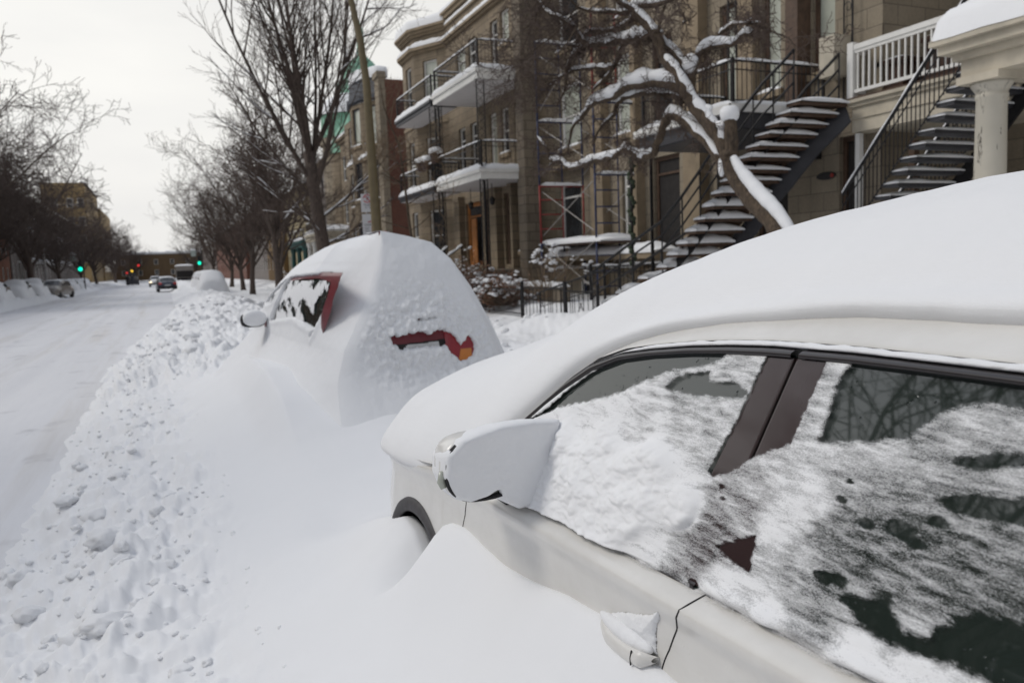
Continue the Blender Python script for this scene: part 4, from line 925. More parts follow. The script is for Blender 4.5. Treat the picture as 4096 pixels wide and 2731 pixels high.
# stair: treads, stringers and rails
Yt = [15.2,14.3,13.66,13.36,13.12,12.92,12.74,12.58,12.42,12.27,12.14,12.02,11.91,11.79,11.65,11.52,11.4]
Zt = [.96,1.29,1.52,1.76,1.97,2.2,2.42,2.65,2.88,3.1,3.28,3.49,3.68,3.88,4.05,4.22,4.4]
TR = [(10.3+1.4*(i/16)**1.5, Yt[i], Zt[i]) for i in range(17)]
TR = [(9.9, 15.75, .52), (10.1, 15.5, .74)]+TR
for x, y, z in TR:
    tr = MB(); tr.box(x-1.12, x, y-.17, y+.17, z-.055, z-.004); tr = tr.build('tread', M['wood_brown'], Cc)
    snow_strip((x-1.14, y-.17), (1, 0), (0, -1), 0, 1.15, z, -.34, .05, .17 if z < 3 else .10, tr, 'tread_snow', rough=.6)
mb = MB(); mb.grid(np.array([[(x-.95, y+.1, z-.07), (x-.95, y-.08, z-.17), (x-.92, y-.08, z-.17), (x-.92, y+.1, z-.07)] for x, y, z in TR]), True); mb.build('stair_carrier', M['iron'], Cc)
for s in (1,):
    P = []
    for x, y, z in TR: xx = x+.02; P.append([(xx, y-.05, z+.04), (xx, y-.05-.16, z-.34), (xx+.04, y-.21, z-.34), (xx+.04, y-.05, z+.04)])
    mb = MB().grid(np.array(P), True); mb.build('stringer', M['dark_metal'], Cc)
ri = MB(); P = [[(x-1.1, y+.12, z-.09), (x, y+.12, z-.09)] for x, y, z in TR[6:]]; ri.grid(np.array(P)).build('stair_underside', M['wood_brown'], Cc)
for s in (0, 1):
    mb = MB(); L_ = [((x-.03 if s else x-1.1), y, z) for x, y, z in TR]
    for hgt, r_ in ((.92, .030), (.64, .020), (.36, .020)): mb.tube([(x, y, z+hgt) for x, y, z in L_], r_, 6)
    for i in range(0, len(L_), 2): x, y, z = L_[i]; mb.tube([(x, y, z-.1), (x, y, z+.94)], .017, 5)
    for k in range(16):
        a = k*.45; 
    x, y, z = L_[0]; mb.tube([(x, y, z+.92)]+[(x, y+.1+.06*math.sin(a)*(1-a/9), z+.86+.06*math.cos(a)*(1-a/9)) for a in np.linspace(0, 7, 12)], .012, 5)
    r = mb.build('stair_railing', M['iron'], Cc, True)
    if s == 0: snow_parts = r
mb = MB(); mb.tube([(9.2, 15.9, .2), (9.2, 15.9, 1.6)], .03, 6); mb.tube([(9.2, 15.85, 1.5), (8.2, 17.2, 1.0), (7.9, 17.6, .7)], .02, 6); mb.tube([(9.2, 15.85, 1.1), (8.2, 17.2, .65)], .012, 5)
for i in range(7): x, y = 9.2-.17*i, 15.85+.23*i; mb.tube([(x, y, .3), (x, y, 1.5-.09*i)], .010, 4)
mb.build('stair_railing', M['iron'], Cc)
railing(Cc, [(11.9, 16.9), (10.2, 16.9), (9.4, 16.9)], .75, .8, M['iron'], snow=.05)

# ---- house with the white balcony
Dd = thing('terraced_house', 'cream house with a white railed balcony above its entrance', 'house', (14.2, 8.5, .5))
FD = 14.2
HD = [(10.4,11.5,4.6,7.2),(8.4,9.6,4.6,7.2),(9.9,10.9,.9,3.6),(8.0,9.3,1.2,3.4)]
w_ = MB(); wall(w_, (FD, 3.5), UY, NX, 10.9-3.5+.0, .3, 12, [(a-3.5, min(b, 10.85)-3.5, c, d) for a, b, c, d in HD]); w_.add([(FD, 10.89, .3), (FD, 10.89, 12), (12.2, 10.89, 12), (12.2, 10.89, .3)], [(3, 2, 1, 0)]); w_.build('wall', M['stone_pale'], Dd)
for i, h in enumerate(HD): window(Dd, (FD, 0), UY, NX, (h[0], min(h[1], 10.85), h[2], h[3]), 'cream', 'glass' if i < 2 else 'dark_in', kind='balcony_door' if i < 2 else 'front_door', sash=False, trans=.6, fw=.12)
la = MB()
for k in range(12):
    for sgn in (1, -1):
        y0 = 8.3+k*.12; la.tube([(13.2, y0, 5.0), (13.2, y0+sgn*.7, 5.7)], .008, 4, False)
la.build('lattice_panel', M['cream'], Dd)
ZD = 4.5; XD = 11.9
fb_ = MB(); fb_.box(XD, FD, 5.5, 11.3, ZD-.62, ZD-.03); fb_.box(XD-.10, FD, 5.5, 11.4, ZD-.09, ZD-.031); fb_.box(XD-.05, FD, 5.5, 11.35, ZD-.16, ZD-.091); fb_.box(XD-.03, FD, 5.5, 11.33, ZD-.38, ZD-.355)
db = fb_.build('balcony', M['cream'], Dd)
MB().box(XD+.1, FD, 5.5, 11.2, ZD-.64, ZD-.622).build('soffit', M['cream'], db)
MB().box(XD-.1, FD, 5.5, 11.4, ZD-.03, ZD).build('balcony_floor', M['wood_brown'], db)
rl = MB()
for (x0, y0), (x1, y1) in (((XD, 11.3), (XD, 6.2)), ((XD, 11.3), (FD, 11.3))):
    L_ = math.hypot(x1-x0, y1-y0); k = int(L_/.125); u = ((x1-x0)/L_, (y1-y0)/L_); n_ = (-u[1], u[0])
    rl.obox((x0, y0), u, n_, 0, L_, ZD+.86, ZD+.95, -.045, .045); rl.obox((x0, y0), u, n_, 0, L_, ZD+.80, ZD+.86, -.025, .025); rl.obox((x0, y0), u, n_, 0, L_, ZD+.09, ZD+.15, -.03, .03)
    for i in range(1, k): rl.obox((x0, y0), u, n_, L_*i/k-.014, L_*i/k+.014, ZD+.15, ZD+.80, -.014, .014)
rl.box(XD-.065, XD+.065, 11.24, 11.37, ZD, ZD+1.0); rl.box(XD-.065, XD+.065, 6.1, 6.23, ZD, ZD+2.6)
rl.build('balcony_railing', M['white'], db)
MB().box(XD+.02, XD+.12, 11.15, 11.25, .3, ZD-.64).build('porch_post', M['white'], db)
MB().box(XD+.3, XD+.42, 10.2, 10.32, .9, 3.6).build('porch_post', M['wood_brown'], db)
for (x, y, w1, h1, lb) in ((12.5, 10.75, .26, .6, 'dark brown planter box behind the white balcony railing, nearest the stone house'), (12.6, 9.6, .42, .78, 'large dark brown planter behind the middle of the white balcony railing'), (12.6, 9.0, .3, .7, 'dark brown planter behind the white railing beside the lattice panel')):
    mb = MB(); mb.box(x-w1, x+w1, y-w1, y+w1, ZD, ZD+h1); mb.box(x-w1-.04, x+w1+.04, y-w1-.04, y+w1+.04, ZD+h1-.08, ZD+h1); o = mb.build('planter', M['terracotta']); tag(o, lb, 'planter')
    snow_strip((x-w1, y-w1), UY, NX, 0, 2*w1, ZD+h1, -2*w1, 0, .06, o, 'snow_cap')
# iron scroll post beside the balcony
sp_ = MB(); sp_.tube([(12.15, 11.75, 4.5), (12.15, 11.75, 9)], .016, 5); sp_.tube([(12.05, 11.45, 4.5), (12.05, 11.45, 9)], .02, 5)
for k in range(9):
    z = 5.4+k*.42
    sp_.tube([(12.1, 11.6+.11*(1-a/8)*math.cos(a+k%2*3.14), z+.13*(1-a/8)*math.sin(a)) for a in np.linspace(0, 7.5, 16)], .009, 4)
sp_.build('scroll_post', M['iron'], Dd)
# its stair
TD = [(10.55, 9.25-.156*i, 2.74+.178*i) for i in range(-6, 10)]
for x, y, z in TD:
    tr = MB(); tr.box(x, x+1.3, y-.15, y+.15, z-.055, z-.004); tr = tr.build('tread', M['dark_metal'], Dd); snow_strip((x, y-.15), (1, 0), (0, -1), -.02, 1.32, z, -.28, .03, .065, tr, 'tread_snow', rough=.6)
for s in (1.24,):
    mb = MB(); P = [[(10.55+s, y-.02, z-.06), (10.55+s, y-.12, z-.30), (10.55+s+.05, y-.12, z-.30), (10.55+s+.05, y-.02, z-.06)] for x, y, z in TD]; mb.grid(np.array(P), True).build('stringer', M['iron'], Dd)
for s in (-.03, 1.28):
    mb = MB(); L_ = [(10.55+s, y, z) for x, y, z in TD]; mb.tube([(x, y, z+.98) for x, y, z in L_], .026, 6); mb.tube([(x, y, z+.78) for x, y, z in L_], .012, 5); mb.tube([(x, y, z+.14) for x, y, z in L_], .012, 5)
    for i in range(len(L_)-1):
        for f in (0, .5):
            x, y, z = [L_[i][k]*(1-f)+L_[i+1][k]*f for k in range(3)]; mb.tube([(x, y, z+.1), (x, y, z+.98)], .009, 4, False)
    r = mb.build('stair_railing', M['iron'], Dd)
    P = [[(x+dx, y, z+1.0+dz*(1+.4*math.sin(i*1.7))) for dx, dz in ((-.028, 0), (-.024, .035), (.024, .035), (.028, 0))] for i, (x, y, z) in enumerate(L_)]
    MB().grid(np.array(P)).build('rail_snow', M['snow_far'], r, True)
# ---- porch at the right edge
E_ = thing('porch', 'snow roofed porch on a thick cracked cream column at the right edge', 'porch', (10.3, 7.0, .5))
colp = MB(); cx_, cy_ = 10.3, 7.42
colp.lathe((cx_, cy_, .3), [(.26, 0), (.26, .12), (.215, .18), (.205, 1.0), (.196, 2.2), (.185, 3.36), (.20, 3.38), (.20, 3.42), (.19, 3.44), (.21, 3.48), (.25, 3.54), (.26, 3.58), (0, 3.58)], 32)
t = NT('cracked_cream_paint'); v = t.coord((1, 1, .22)); cr = t.ramp(t.noise(14, 5, .6, v), [(.585, (0, 0, 0)), (.60, (1, 1, 1)), (.615, (1, 1, 1)), (.63, (0, 0, 0))]); ms = t.ramp(t.noise(5, 2, .5, t.coord((1, 1, .15))), [(.5, (0, 0, 0)), (.6, (1, 1, 1))])
t.col(t.mix(t.math('MULTIPLY', cr, ms), t.mix(t.noise(3, 4, .6, t.coord()), (.46, .43, .36), (.56, .525, .45)), (.05, .04, .035))); t.set(Roughness=.6); M['cracked'] = t.m
colp = colp.build('column', M['cracked'], E_, True)
MB().box(cx_-.30, cx_+.30, cy_-.30, cy_+.30, 3.88, 3.98).build('capital', M['cream'], colp)
en = MB(); en.box(cx_-.26, 14, -.5, cy_+.26, 3.98, 4.26); en.box(cx_-.34, 14, -.5, cy_+.34, 4.2, 4.30); en.box(cx_-.46, 14, -.5, cy_+.46, 4.30, 4.42); en.build('entablature', M['cream'], E_)
gt = MB(); gt.box(cx_-.54, 14, -.5, cy_+.54, 4.42, 4.50); gt.build('gutter', M['cream'], E_)
xe, ye = cx_-.5, cy_+.5
def roofz(x, y): return 4.52+np.minimum((x-xe)*.62, (ye-y)*.62)
gxx, gyy = np.meshgrid(np.linspace(xe-.05, 13.5, 60), np.linspace(-.5, ye+.05, 90)); dd = np.minimum(gxx-xe+.05, ye+.05-gyy)
gz = roofz(gxx, gyy)+.30*np.clip(dd/.12, 0, 1)**.5+.03*fbm(gxx*1.5, gyy*1.5, 600, 3)
np_mesh('roof_snow', np.stack([gxx, gyy, gz], -1), M['snow_far'], E_)
# ---- scaffolding
Sf = thing('scaffolding', 'blue and red steel tube scaffolding standing in front of the limestone house', 'scaffolding', (11.4, 20.4, .5))
def frame(y, x0, x1, z0, z1, mat, ladder=.55, snow=True):
    mb = MB(); mb.tube([(x0, y, z0), (x0, y, z1)], .03, 8); mb.tube([(x1, y, z0), (x1, y, z1)], .03, 8); xm = x0+(x1-x0)*.52
    mb.tube([(x0, y, z1-.03), (x1, y, z1-.03)], .026, 8); mb.tube([(xm, y, z0+.1), (xm, y, z1-.03)], .022, 6)
    k = int((z1-z0)/.42)
    for i in range(1, k): mb.tube([(x0, y, z0+i*(z1-z0)/k), (xm, y, z0+i*(z1-z0)/k)], .02, 6)
    f = mb.build('frame', M[mat], Sf, True)
    snow_strip((x0, y), (1, 0), (0, -1), .05, x1-x0-.05, z1-.01, -.04, .04, .09, f, 'frame_snow', rough=.6)
    return f
for y, x0, x1, mats in ((18.9, 10.72, 12.1, ('blue_steel', 'blue_steel', 'blue_steel', 'red_steel')), (22.0, 10.56, 12.05, ('blue_steel', 'red_steel', 'blue_steel', 'blue_steel'))):
    for i, (z0, z1) in enumerate(((.55, 2.25), (2.25, 4.0), (4.0, 5.9), (5.9, 8.2))): frame(y, x0, x1, z0, z1, mats[i])
br = MB()
for z0, z1 in ((.9, 2.2), (2.5, 3.8), (4.3, 5.7), (6.2, 7.8)):
    for x in (10.65, 12.05): br.tube([(x, 18.9, z0), (x, 22.0, z1)], .014, 5); br.tube([(x, 18.9, z1), (x, 22.0, z0)], .014, 5)
br.build('cross_brace', M['zinc'], Sf)
for z in (2.2,):
    pl = MB(); pl.box(10.75, 11.95, 18.6, 22.4, z-.05, z); pl = pl.build('plank_deck', M['wood_brown'], Sf); snow_strip((10.7, 18.6), UY, NX, 0, 3.8, z, -1.2, .02, .17, pl, 'deck_snow', rough=.6)
mb = MB(); mb.tube([(10.25, 16.35, .3), (10.25, 16.35, 4.1)], .035, 8); o = mb.build('iron_post', M['iron']); tag(o, 'thin black post with snowy evergreen garland beside the scaffolding', 'post')
g_ = MB()
for i in range(26): z = 1.6+i*.095; g_.blob((10.25+.05*math.sin(i*1.4), 16.35+.05*math.cos(i*1.4), z), (.07, .07, .07), srng, 6, 4)
M['ever'] = m_plain('evergreen_garland', (.05, .065, .04), .9, var=.5, scale=25); g_.build('garland', M['ever'], o, True)
# ---- garden fence with gate, yard shrubs
Fe = thing('iron_fence', 'black iron garden fence with scrolled gate along the snowy sidewalk', 'fence', (8.5, 20, .2))
def fence_run(y0, y1, z, h, gap=.13, x=8.5, name='fence_panel', scroll=True):
    mb = MB(); k = int(abs(y1-y0)/gap)
    for zz in (z+.1, z+h-.12): mb.box(x-.018, x+.018, min(y0, y1), max(y0, y1), zz-.014, zz+.014)
    for i in range(k+1): y = y0+(y1-y0)*i/k; mb.tube([(x, y, z+.02), (x, y, z+h-(.12 if scroll else 0))], .009, 5)
    for y in (y0, y1): mb.box(x-.03, x+.03, y-.03, y+.03, z-.1, z+h+.06)
    if scroll:
        ym, zm = (y0+y1)/2, z+h*.5
        for s in (1, -1):
            mb.tube([(x-.01, ym+s*(.03+.16*(1-a/9))*abs(math.sin(a*.5+.3)), zm-.3+a*.055) for a in np.linspace(0, 7, 14)], .009, 5)
            mb.tube([(x-.01, ym+s*.1+.07*(1-a/8)*math.cos(a), zm+.2+.07*(1-a/8)*math.sin(a)) for a in np.linspace(0, 7, 14)], .008, 5)
    return mb.build(name, M['iron'], Fe)
fence_run(18.95, 16.55, .2, .98, .2, name='gate'); fence_run(16.5, 15.0, .24, .9, .2); fence_run(18.98, 24.4, .28, .85, .12)
for i in range(3): fence_run(24.4+i*5, 29.4+i*5, .3, .85, .14, scroll=False)
lw = MB(); lw.box(9.9, 10.2, 19.5, 27.5, .1, 1.0); lw = lw.build('garden_wall', M['stone_base']); tag(lw, 'low stone garden wall behind the black iron fence', 'wall'); snow_strip((9.9, 19.5), UY, NX, 0, 8, 1.0, -.3, .03, .13, lw, 'wall_snow', rough=.6)
# ------------------------------------------------------------------ trees and shrubs
def curve_pts(p, d, L, n, wob, up, rng):
    pts = [Vector(p)]; d = Vector(d).normalized()
    for i in range(n):
        d = (d+Vector((rng.gauss(0, wob), rng.gauss(0, wob), rng.gauss(0, wob)))+Vector((0, 0, up))).normalized(); pts.append(pts[-1]+d*(L/n))
    return pts
def grow(mbs, p, d, L, r, lvl, maxl, rng, prm, snow=None):
    """recursive limb; mbs = (thick, thin) mesh builders"""
    n = 5 if lvl < 2 else (4 if lvl < maxl else 3)
    pts = curve_pts(p, d, L, n, prm['wob']*(1+.35*lvl), prm['up'], rng)
    rs = [max(prm['rmin'], r*(1-prm['taper']*i/n)) for i in range(n+1)]
    (mbs[0] if lvl <= prm['thick'] else mbs[1]).tube(pts, rs, 7 if lvl == 0 else (6 if lvl == 1 else (4 if lvl == 2 else 3)), lvl < 2)
    if snow is not None and lvl <= prm.get('snowlvl', 2):
        for i in range(n):
            a, b = pts[i], pts[i+1]; t_ = (b-a).normalized()
            if abs(t_.z) < .75 and rng.random() < .7: snow.tube([a+Vector((0, 0, rs[i]*.8)), (a+b)/2+Vector((0, 0, rs[i]*1.1)), b+Vector((0, 0, rs[i+1]*.8))], [rs[i]*.7, rs[i]*.95, rs[i+1]*.7], 5, True)
    if lvl >= maxl: return
    k = prm['kids'][min(lvl, len(prm['kids'])-1)]
    for j in range(k):
        f = prm['first']+(1-prm['first'])*(j+rng.random()*.8)/k; f = min(f, .98); q = f*n; i = min(int(q), n-1); P = pts[i].lerp(pts[i+1], q-i)
        t_ = (pts[i+1]-pts[i]).normalized(); a = rng.uniform(0, 6.283); o_ = t_.orthogonal(); o_ = Matrix.Rotation(a, 3, t_) @ o_
        s = rng.uniform(*prm['ang']); dd = t_*math.cos(s)+o_*math.sin(s)
        grow(mbs, P, dd, L*rng.uniform(*prm['len'])*(1-.35*f), max(prm['rmin'], rs[i]*rng.uniform(.45, .62)), lvl+1, maxl, rng, prm, snow)
def make_tree(name, label, base, trunk, limbs, prm, seed, bark='bark_grey', twig='twig', snow=False, group=None, maxl=4):
    rng = random.Random(seed); T = thing(name, label, 'tree', base, group)
    tk = MB(); tw = MB(); sn = MB() if snow else None
    b = Vector(base); h, r0, r1, lean = trunk; pts = [b+Vector((lean[0]*i/5+rng.gauss(0, .02)*h*.15, lean[1]*i/5, h*i/5-.3)) for i in range(6)]
    tk.tube(pts, [r0*1.25]+[r0+(r1-r0)*i/5 for i in range(1, 6)], 10)
    for (fz, d, L, r) in limbs:
        q = fz*5; i = min(int(q), 4); P = pts[i].lerp(pts[i+1], q-i); grow((tk, tw), P, d, L, r, 0, maxl, rng, prm, sn)
    tk.build('trunk', M[bark], T, True); tw.build('crown', M[twig], T, True)
    if snow and sn.v: tag(sn.build('branch_snow', M['snow_far'], T, True), kind='stuff')
    return T
def vase(n, spread, L, r, z0=.6, rng=None, up=1.0):
    out = []
    for i in range(n):
        a = 6.283*i/n+rng.uniform(-.4, .4); s = spread*rng.uniform(.35, 1.15)
        out.append((z0+(1-z0)*rng.random(), (math.cos(a)*s, math.sin(a)*s, up), L*rng.uniform(.75, 1.1), r*rng.uniform(.6, 1)))
    return out
pr = random.Random(5)
P1 = dict(wob=.06, up=.07, rmin=.005, taper=.74, kids=[10, 7, 4, 3], first=.18, ang=(.25, .68), len=(.36, .58), thick=1, snowlvl=1)
make_tree('street_tree', 'tall bare street tree with upswept limbs behind the snowed-in red car', (5.0, 26.4, .3), (5.5, .25, .19, (-.45, .15)),
          vase(13, .52, 7.4, .085, .74, pr)+[(.55, (-.7, .2, .6), 3.2, .05), (.6, (.8, -.3, .5), 3.4, .05), (.5, (-.6, -.5, .6), 2.8, .05), (.7, (-.7, .1, .9), 4.4, .06), (.78, (-.5, .5, 1), 4.8, .06), (.45, (1, -.2, .25), 2.4, .045)], P1, 11, snow=True, maxl=3)
# thinner sapling in front of the triplex
P2 = dict(wob=.09, up=.03, rmin=.005, taper=.7, kids=[9, 5, 3], first=.3, ang=(.6, 1.2), len=(.4, .7), thick=0, snowlvl=0)
make_tree('young_tree', 'slender young tree with pale arching twigs before the triplex balconies', (7.4, 24.3, .3), (5.6, .055, .03, (-.5, 0)),
          [(.95, (-.2, .1, 1), 2.2, .03)]+[(pr.uniform(.3, .9), (math.cos(a), math.sin(a), .35), pr.uniform(1.4, 2.6), .02) for a in np.linspace(0, 6.2, 13)], P2, 12, 'bark', 'twig_pale', maxl=2)
P3 = dict(wob=.12, up=.045, rmin=.008, taper=.72, kids=[9, 7, 4], first=.2, ang=(.35, .9), len=(.4, .65), thick=0, snowlvl=0)
GR = 'bare street trees along the right sidewalk'
for i, (x, y, h, L, n, lb) in enumerate([(4.6, 36.5, 4.2, 4.6, 9, 'leaning bare tree with snowy fork just left of the tall street tree'), (6.0, 47, 3.0, 6.4, 11, 'dense twiggy bare tree beyond the leaning one on the right sidewalk'), (5.0, 53, 3.4, 6.6, 12, 'bare tree with two dark trunks beside the stoops of the far houses'),
                                      (5.6, 66, 2.6, 6.2, 12, 'bushy bare tree above the row of buried cars'), (6.0, 84, 2.8, 7.0, 12, 'bare tree beside the right-hand green traffic light'), (5.2, 95, 3.4, 8.0, 12, 'farthest dense bare tree on the right side of the street')]):
    make_tree('street_tree', lb, (x, y, .3), (h, .12+.0014*y, .10, (pr.uniform(-.3, .3), 0)), vase(n, .75, L, .09, .55, pr), P3, 30+i, group=GR, maxl=3, snow=i == 0)
P4 = dict(wob=.16, up=.03, rmin=.013, taper=.72, kids=[9, 7, 5], first=.2, ang=(.4, 1.0), len=(.4, .68), thick=0)
GL = 'bare street trees along the left sidewalk'
for i, (x, y, h, L, n, lb) in enumerate([(-11.6, 57, 4.4, 10.0, 13, 'big bare tree reaching in from the left edge above the brick house'), (-11.8, 67, 4.0, 9.0, 12, 'dark bare tree before the orange brick house at far left'), (-10.6, 80, 5.4, 9.0, 7, 'crooked bare tree with one long bare limb leaning over the street'),
                                      (-12.4, 73, 3.6, 8.6, 13, 'dense brown bare tree behind the leaning one at far left'), (-12.2, 92, 3.6, 8.0, 13, 'dense brown bare tree before the grey row at far left'), (-10.9, 104, 3.4, 6.5, 11, 'bare tree in front of the grey stone row at left'), (-11.0, 132, 3.5, 8.0, 12, 'rounded bare tree just right of the tan apartment block'), (-10.5, 150, 3.6, 9.0, 13, 'wide rounded bare tree past the left traffic light'), (-9.5, 185, 3.5, 8.5, 12, 'distant bare tree before the ochre brick block')]):
    make_tree('street_tree', lb, (x, y, .4), (h, .24, .17, (pr.uniform(-.5, .5), 0)), vase(n, .85, L, .12, .5, pr), P4, 50+i, twig='twig_dark', group=GL, maxl=3)
# the gnarled snow-laden tree, traced limb by limb
GT = thing('gnarled_tree', 'gnarled leaning tree with thick snow along its crooked limbs', 'tree', (8.2, 8.6, .4))
LIMB = {
 'trunk': [(8.2,8.1,.3,.19),(8.2,8.35,.95,.16),(8.2,8.57,1.37,.147),(8.2,8.79,1.7,.145),(8.2,9.02,1.96,.144),(8.2,9.31,2.23,.143),(8.2,9.59,2.44,.142),(8.2,9.85,2.67,.14),(8.2,10.06,2.9,.138),(8.2,10.2,3.13,.134),(8.2,10.25,3.32,.13)],
 'stub': [(8.2,10.17,3.25,.12),(8.2,10.17,3.48,.109),(8.2,10.17,3.7,.099),(8.2,10.19,3.84,.088)],
 'main': [(8.2,10.23,3.26,.121),(8.14,10.46,3.65,.116),(8.07,10.7,3.93,.111),(8.01,10.95,4.25,.106),(7.95,11.17,4.66,.101),(7.89,11.47,5.01,.096),(7.83,11.57,5.37,.089),(7.76,11.78,5.63,.084),(7.7,12.03,5.91,.078)],
 'a': [(7.7,11.93,5.82,.067),(7.75,12.15,6.01,.061),(7.8,11.79,5.96,.054),(7.85,11.45,5.9,.046),(7.9,11.06,5.9,.039)],
 'b': [(8.2,10.35,3.15,.084),(8.14,10.79,3.61,.083),(8.08,11.12,3.89,.081),(8.02,11.42,4.08,.078),(7.96,11.52,4.05,.075),(7.91,11.63,3.83,.071),(7.85,11.69,3.63,.067),(7.79,11.68,3.49,.063),(7.73,11.92,3.44,.06),(7.67,12.12,3.54,.056),(7.61,12.33,3.63,.053),(7.55,12.64,3.55,.049),(7.49,13.31,3.55,.047),(7.44,14.04,3.51,.044),(7.38,14.32,3.69,.04),(7.32,14.67,3.75,.036),(7.26,14.74,3.99,.031),(7.2,15.04,4.26,.027)],
 'c': [(8.0,11.05,4.38,.098),(7.93,11.28,4.54,.09),(7.87,11.52,4.63,.082),(7.8,12.13,4.72,.075),(7.73,12.52,4.72,.067),(7.67,12.86,4.63,.058),(7.6,13.44,4.63,.05),(7.53,13.69,4.44,.04),(7.47,14.01,4.27,.029),(7.4,14.1,3.83,.019)],
 'd': [(8.1,11.23,4.31,.06),(8.07,11.42,4.39,.055),(8.05,11.79,4.5,.051),(8.03,12.11,4.58,.046),(8.0,12.84,4.66,.043),(7.97,13.17,4.57,.038),(7.95,13.22,4.41,.032),(7.93,13.67,4.27,.027),(7.9,14.01,3.94,.021)],
 'e': [(8.1,11.07,4.33,.079),(8.17,11.12,4.61,.072),(8.24,11.15,4.84,.065),(8.31,11.09,5.02,.058),(8.39,10.87,5.08,.05),(8.46,10.44,5.02,.042),(8.53,10.27,5.12,.035),(8.6,10.12,5.11,.028)],
 'f': [(8.6,10.16,5.12,.024),(8.62,10.29,5.25,.022),(8.63,10.22,5.29,.019),(8.65,9.9,5.18,.016),(8.67,9.74,5.02,.013),(8.68,9.44,4.86,.01),(8.7,9.25,4.56,.007)],
 'g': [(8.2,11.16,4.66,.069),(8.12,11.25,4.86,.067),(8.05,11.43,5.11,.065),(7.98,11.65,5.33,.064),(7.9,11.64,5.47,.061)],
 'h': [(7.8,11.74,5.41,.076),(7.73,11.99,5.47,.071),(7.67,12.26,5.49,.065),(7.6,12.95,5.61,.06),(7.53,13.48,5.69,.054),(7.47,13.68,5.64,.047),(7.4,13.85,5.51,.039),(7.33,13.88,5.34,.032),(7.27,13.87,5.0,.024),(7.2,14.1,4.72,.016)],
 'i': [(7.4,13.2,5.62,.055),(7.32,13.4,5.88,.048),(7.24,13.6,6.14,.041),(7.16,14.3,6.52,.034),(7.08,14.43,6.71,.026),(7.0,14.67,6.97,.018)],
 'j': [(7.8,12.1,5.49,.047),(7.74,12.5,5.47,.042),(7.68,12.73,5.18,.037),(7.62,12.89,5.02,.031),(7.56,13.0,4.94,.026),(7.5,13.25,4.82,.02)],
 'k': [(7.6,12.64,5.1,.043),(7.54,13.08,5.22,.037),(7.48,13.63,5.31,.032),(7.42,14.0,5.32,.026),(7.36,14.38,5.27,.019),(7.3,14.8,5.13,.012)],
 'l': [(7.7,12.04,5.89,.041),(7.64,12.21,5.78,.036),(7.58,12.5,5.74,.031),(7.52,13.22,5.89,.027),(7.46,13.57,5.85,.022),(7.4,13.64,5.76,.016)],
 'm': [(7.7,12.0,5.9,.052),(7.5,12.16,6.08,.039),(7.3,12.2,6.23,.026)],
 'n': [(7.7,12.15,5.94,.037),(7.5,12.96,6.16,.03),(7.3,13.24,6.29,.022),(7.1,13.31,6.48,.013)],
 'o': [(7.8,11.53,5.43,.03),(7.87,11.48,5.73,.024),(7.93,11.4,5.93,.018),(8.0,11.4,6.09,.012)],
 'p': [(7.9,11.01,5.63,.019),(7.97,10.98,5.5,.016),(8.03,11.13,5.49,.012),(8.1,10.85,5.58,.008)],
 'q': [(8.4,10.77,5.08,.034),(8.45,10.74,5.25,.029),(8.5,10.49,5.33,.024),(8.55,10.13,5.29,.019),(8.6,10.06,5.38,.015)]}
SNOWH = dict(trunk=0, stub=0, main=1.1, a=1.3, b=1.2, c=1.8, d=1.1, e=1.7, f=1.0, g=1.3, h=1.4, i=1.2, j=.8, k=1.1, l=.9, m=1.0, n=.9, o=.6, p=1.0, q=1.2)
tk = MB(); tw = MB(); sn = MB(); gr = random.Random(21)
PG = dict(wob=.22, up=-.04, rmin=.004, taper=.75, kids=[6, 4], first=.15, ang=(.5, 1.2), len=(.45, .8), thick=-1)
for k, pts in LIMB.items():
    A_ = np.array(pts); m = (len(pts)-1)*4+1; q = np.linspace(0, len(pts)-1, m); C = crom(q, np.arange(len(pts)), A_)
    C[:, :3] += np.array([[gr.gauss(0, .006) for _ in range(3)] for _ in range(m)]); rr_ = C[:, 3]*np.array([gr.uniform(.9, 1.12) for _ in range(m)])
    tk.tube(C[:, :3], rr_, 12 if k in ('trunk', 'main') else 8)
    hgt = SNOWH[k]*.82
    run = []
    for i in range(m):
        t_ = Vector(C[min(i+1, m-1), :3]-C[max(i-1, 0), :3]).normalized(); flat = max(0, 1-abs(t_.z)*.95)
        s = C[i, 3]*hgt*(.35+flat)*(1+.5*float(pn(i*.35, hgt*7+len(k), 33)))
        if hgt > 0 and abs(t_.z) < .93 and s > .012: run.append((C[i, 0], C[i, 1], C[i, 2]+C[i, 3]*.55+s*.55, s*.75+C[i, 3]*.35))
        else:
            if len(run) > 2: R_ = np.array(run); rad = R_[:, 3]*np.array([gr.uniform(.78, 1.2) for _ in run]); rad[0] *= .3; rad[-1] *= .3; sn.tube(R_[:, :3]+np.array([[gr.gauss(0, .008), gr.gauss(0, .008), gr.gauss(0, .006)] for _ in run]), rad, 10)
            run = []
    if len(run) > 2: R_ = np.array(run); rad = R_[:, 3].copy(); rad[0] *= .3; rad[-1] *= .3; sn.tube(R_[:, :3], rad, 9)
    # twigs
    if k not in ('trunk', 'stub', 'main'):
        for i in range(0, m, 1):
            for rep_ in range(2 if k in 'himnlk' else 1):
                if gr.random() < .55:
                    a = gr.uniform(0, 6.283); d = Vector((math.cos(a)*.6, math.sin(a), gr.uniform(-.55, .75)))
                    if k in 'himnlkj': d += Vector((-.1, .35, -.1))
                    grow((tk, tw), C[i, :3], d, gr.uniform(.2, .8), min(.009, rr_[i]*.5), 0, 2, gr, PG)
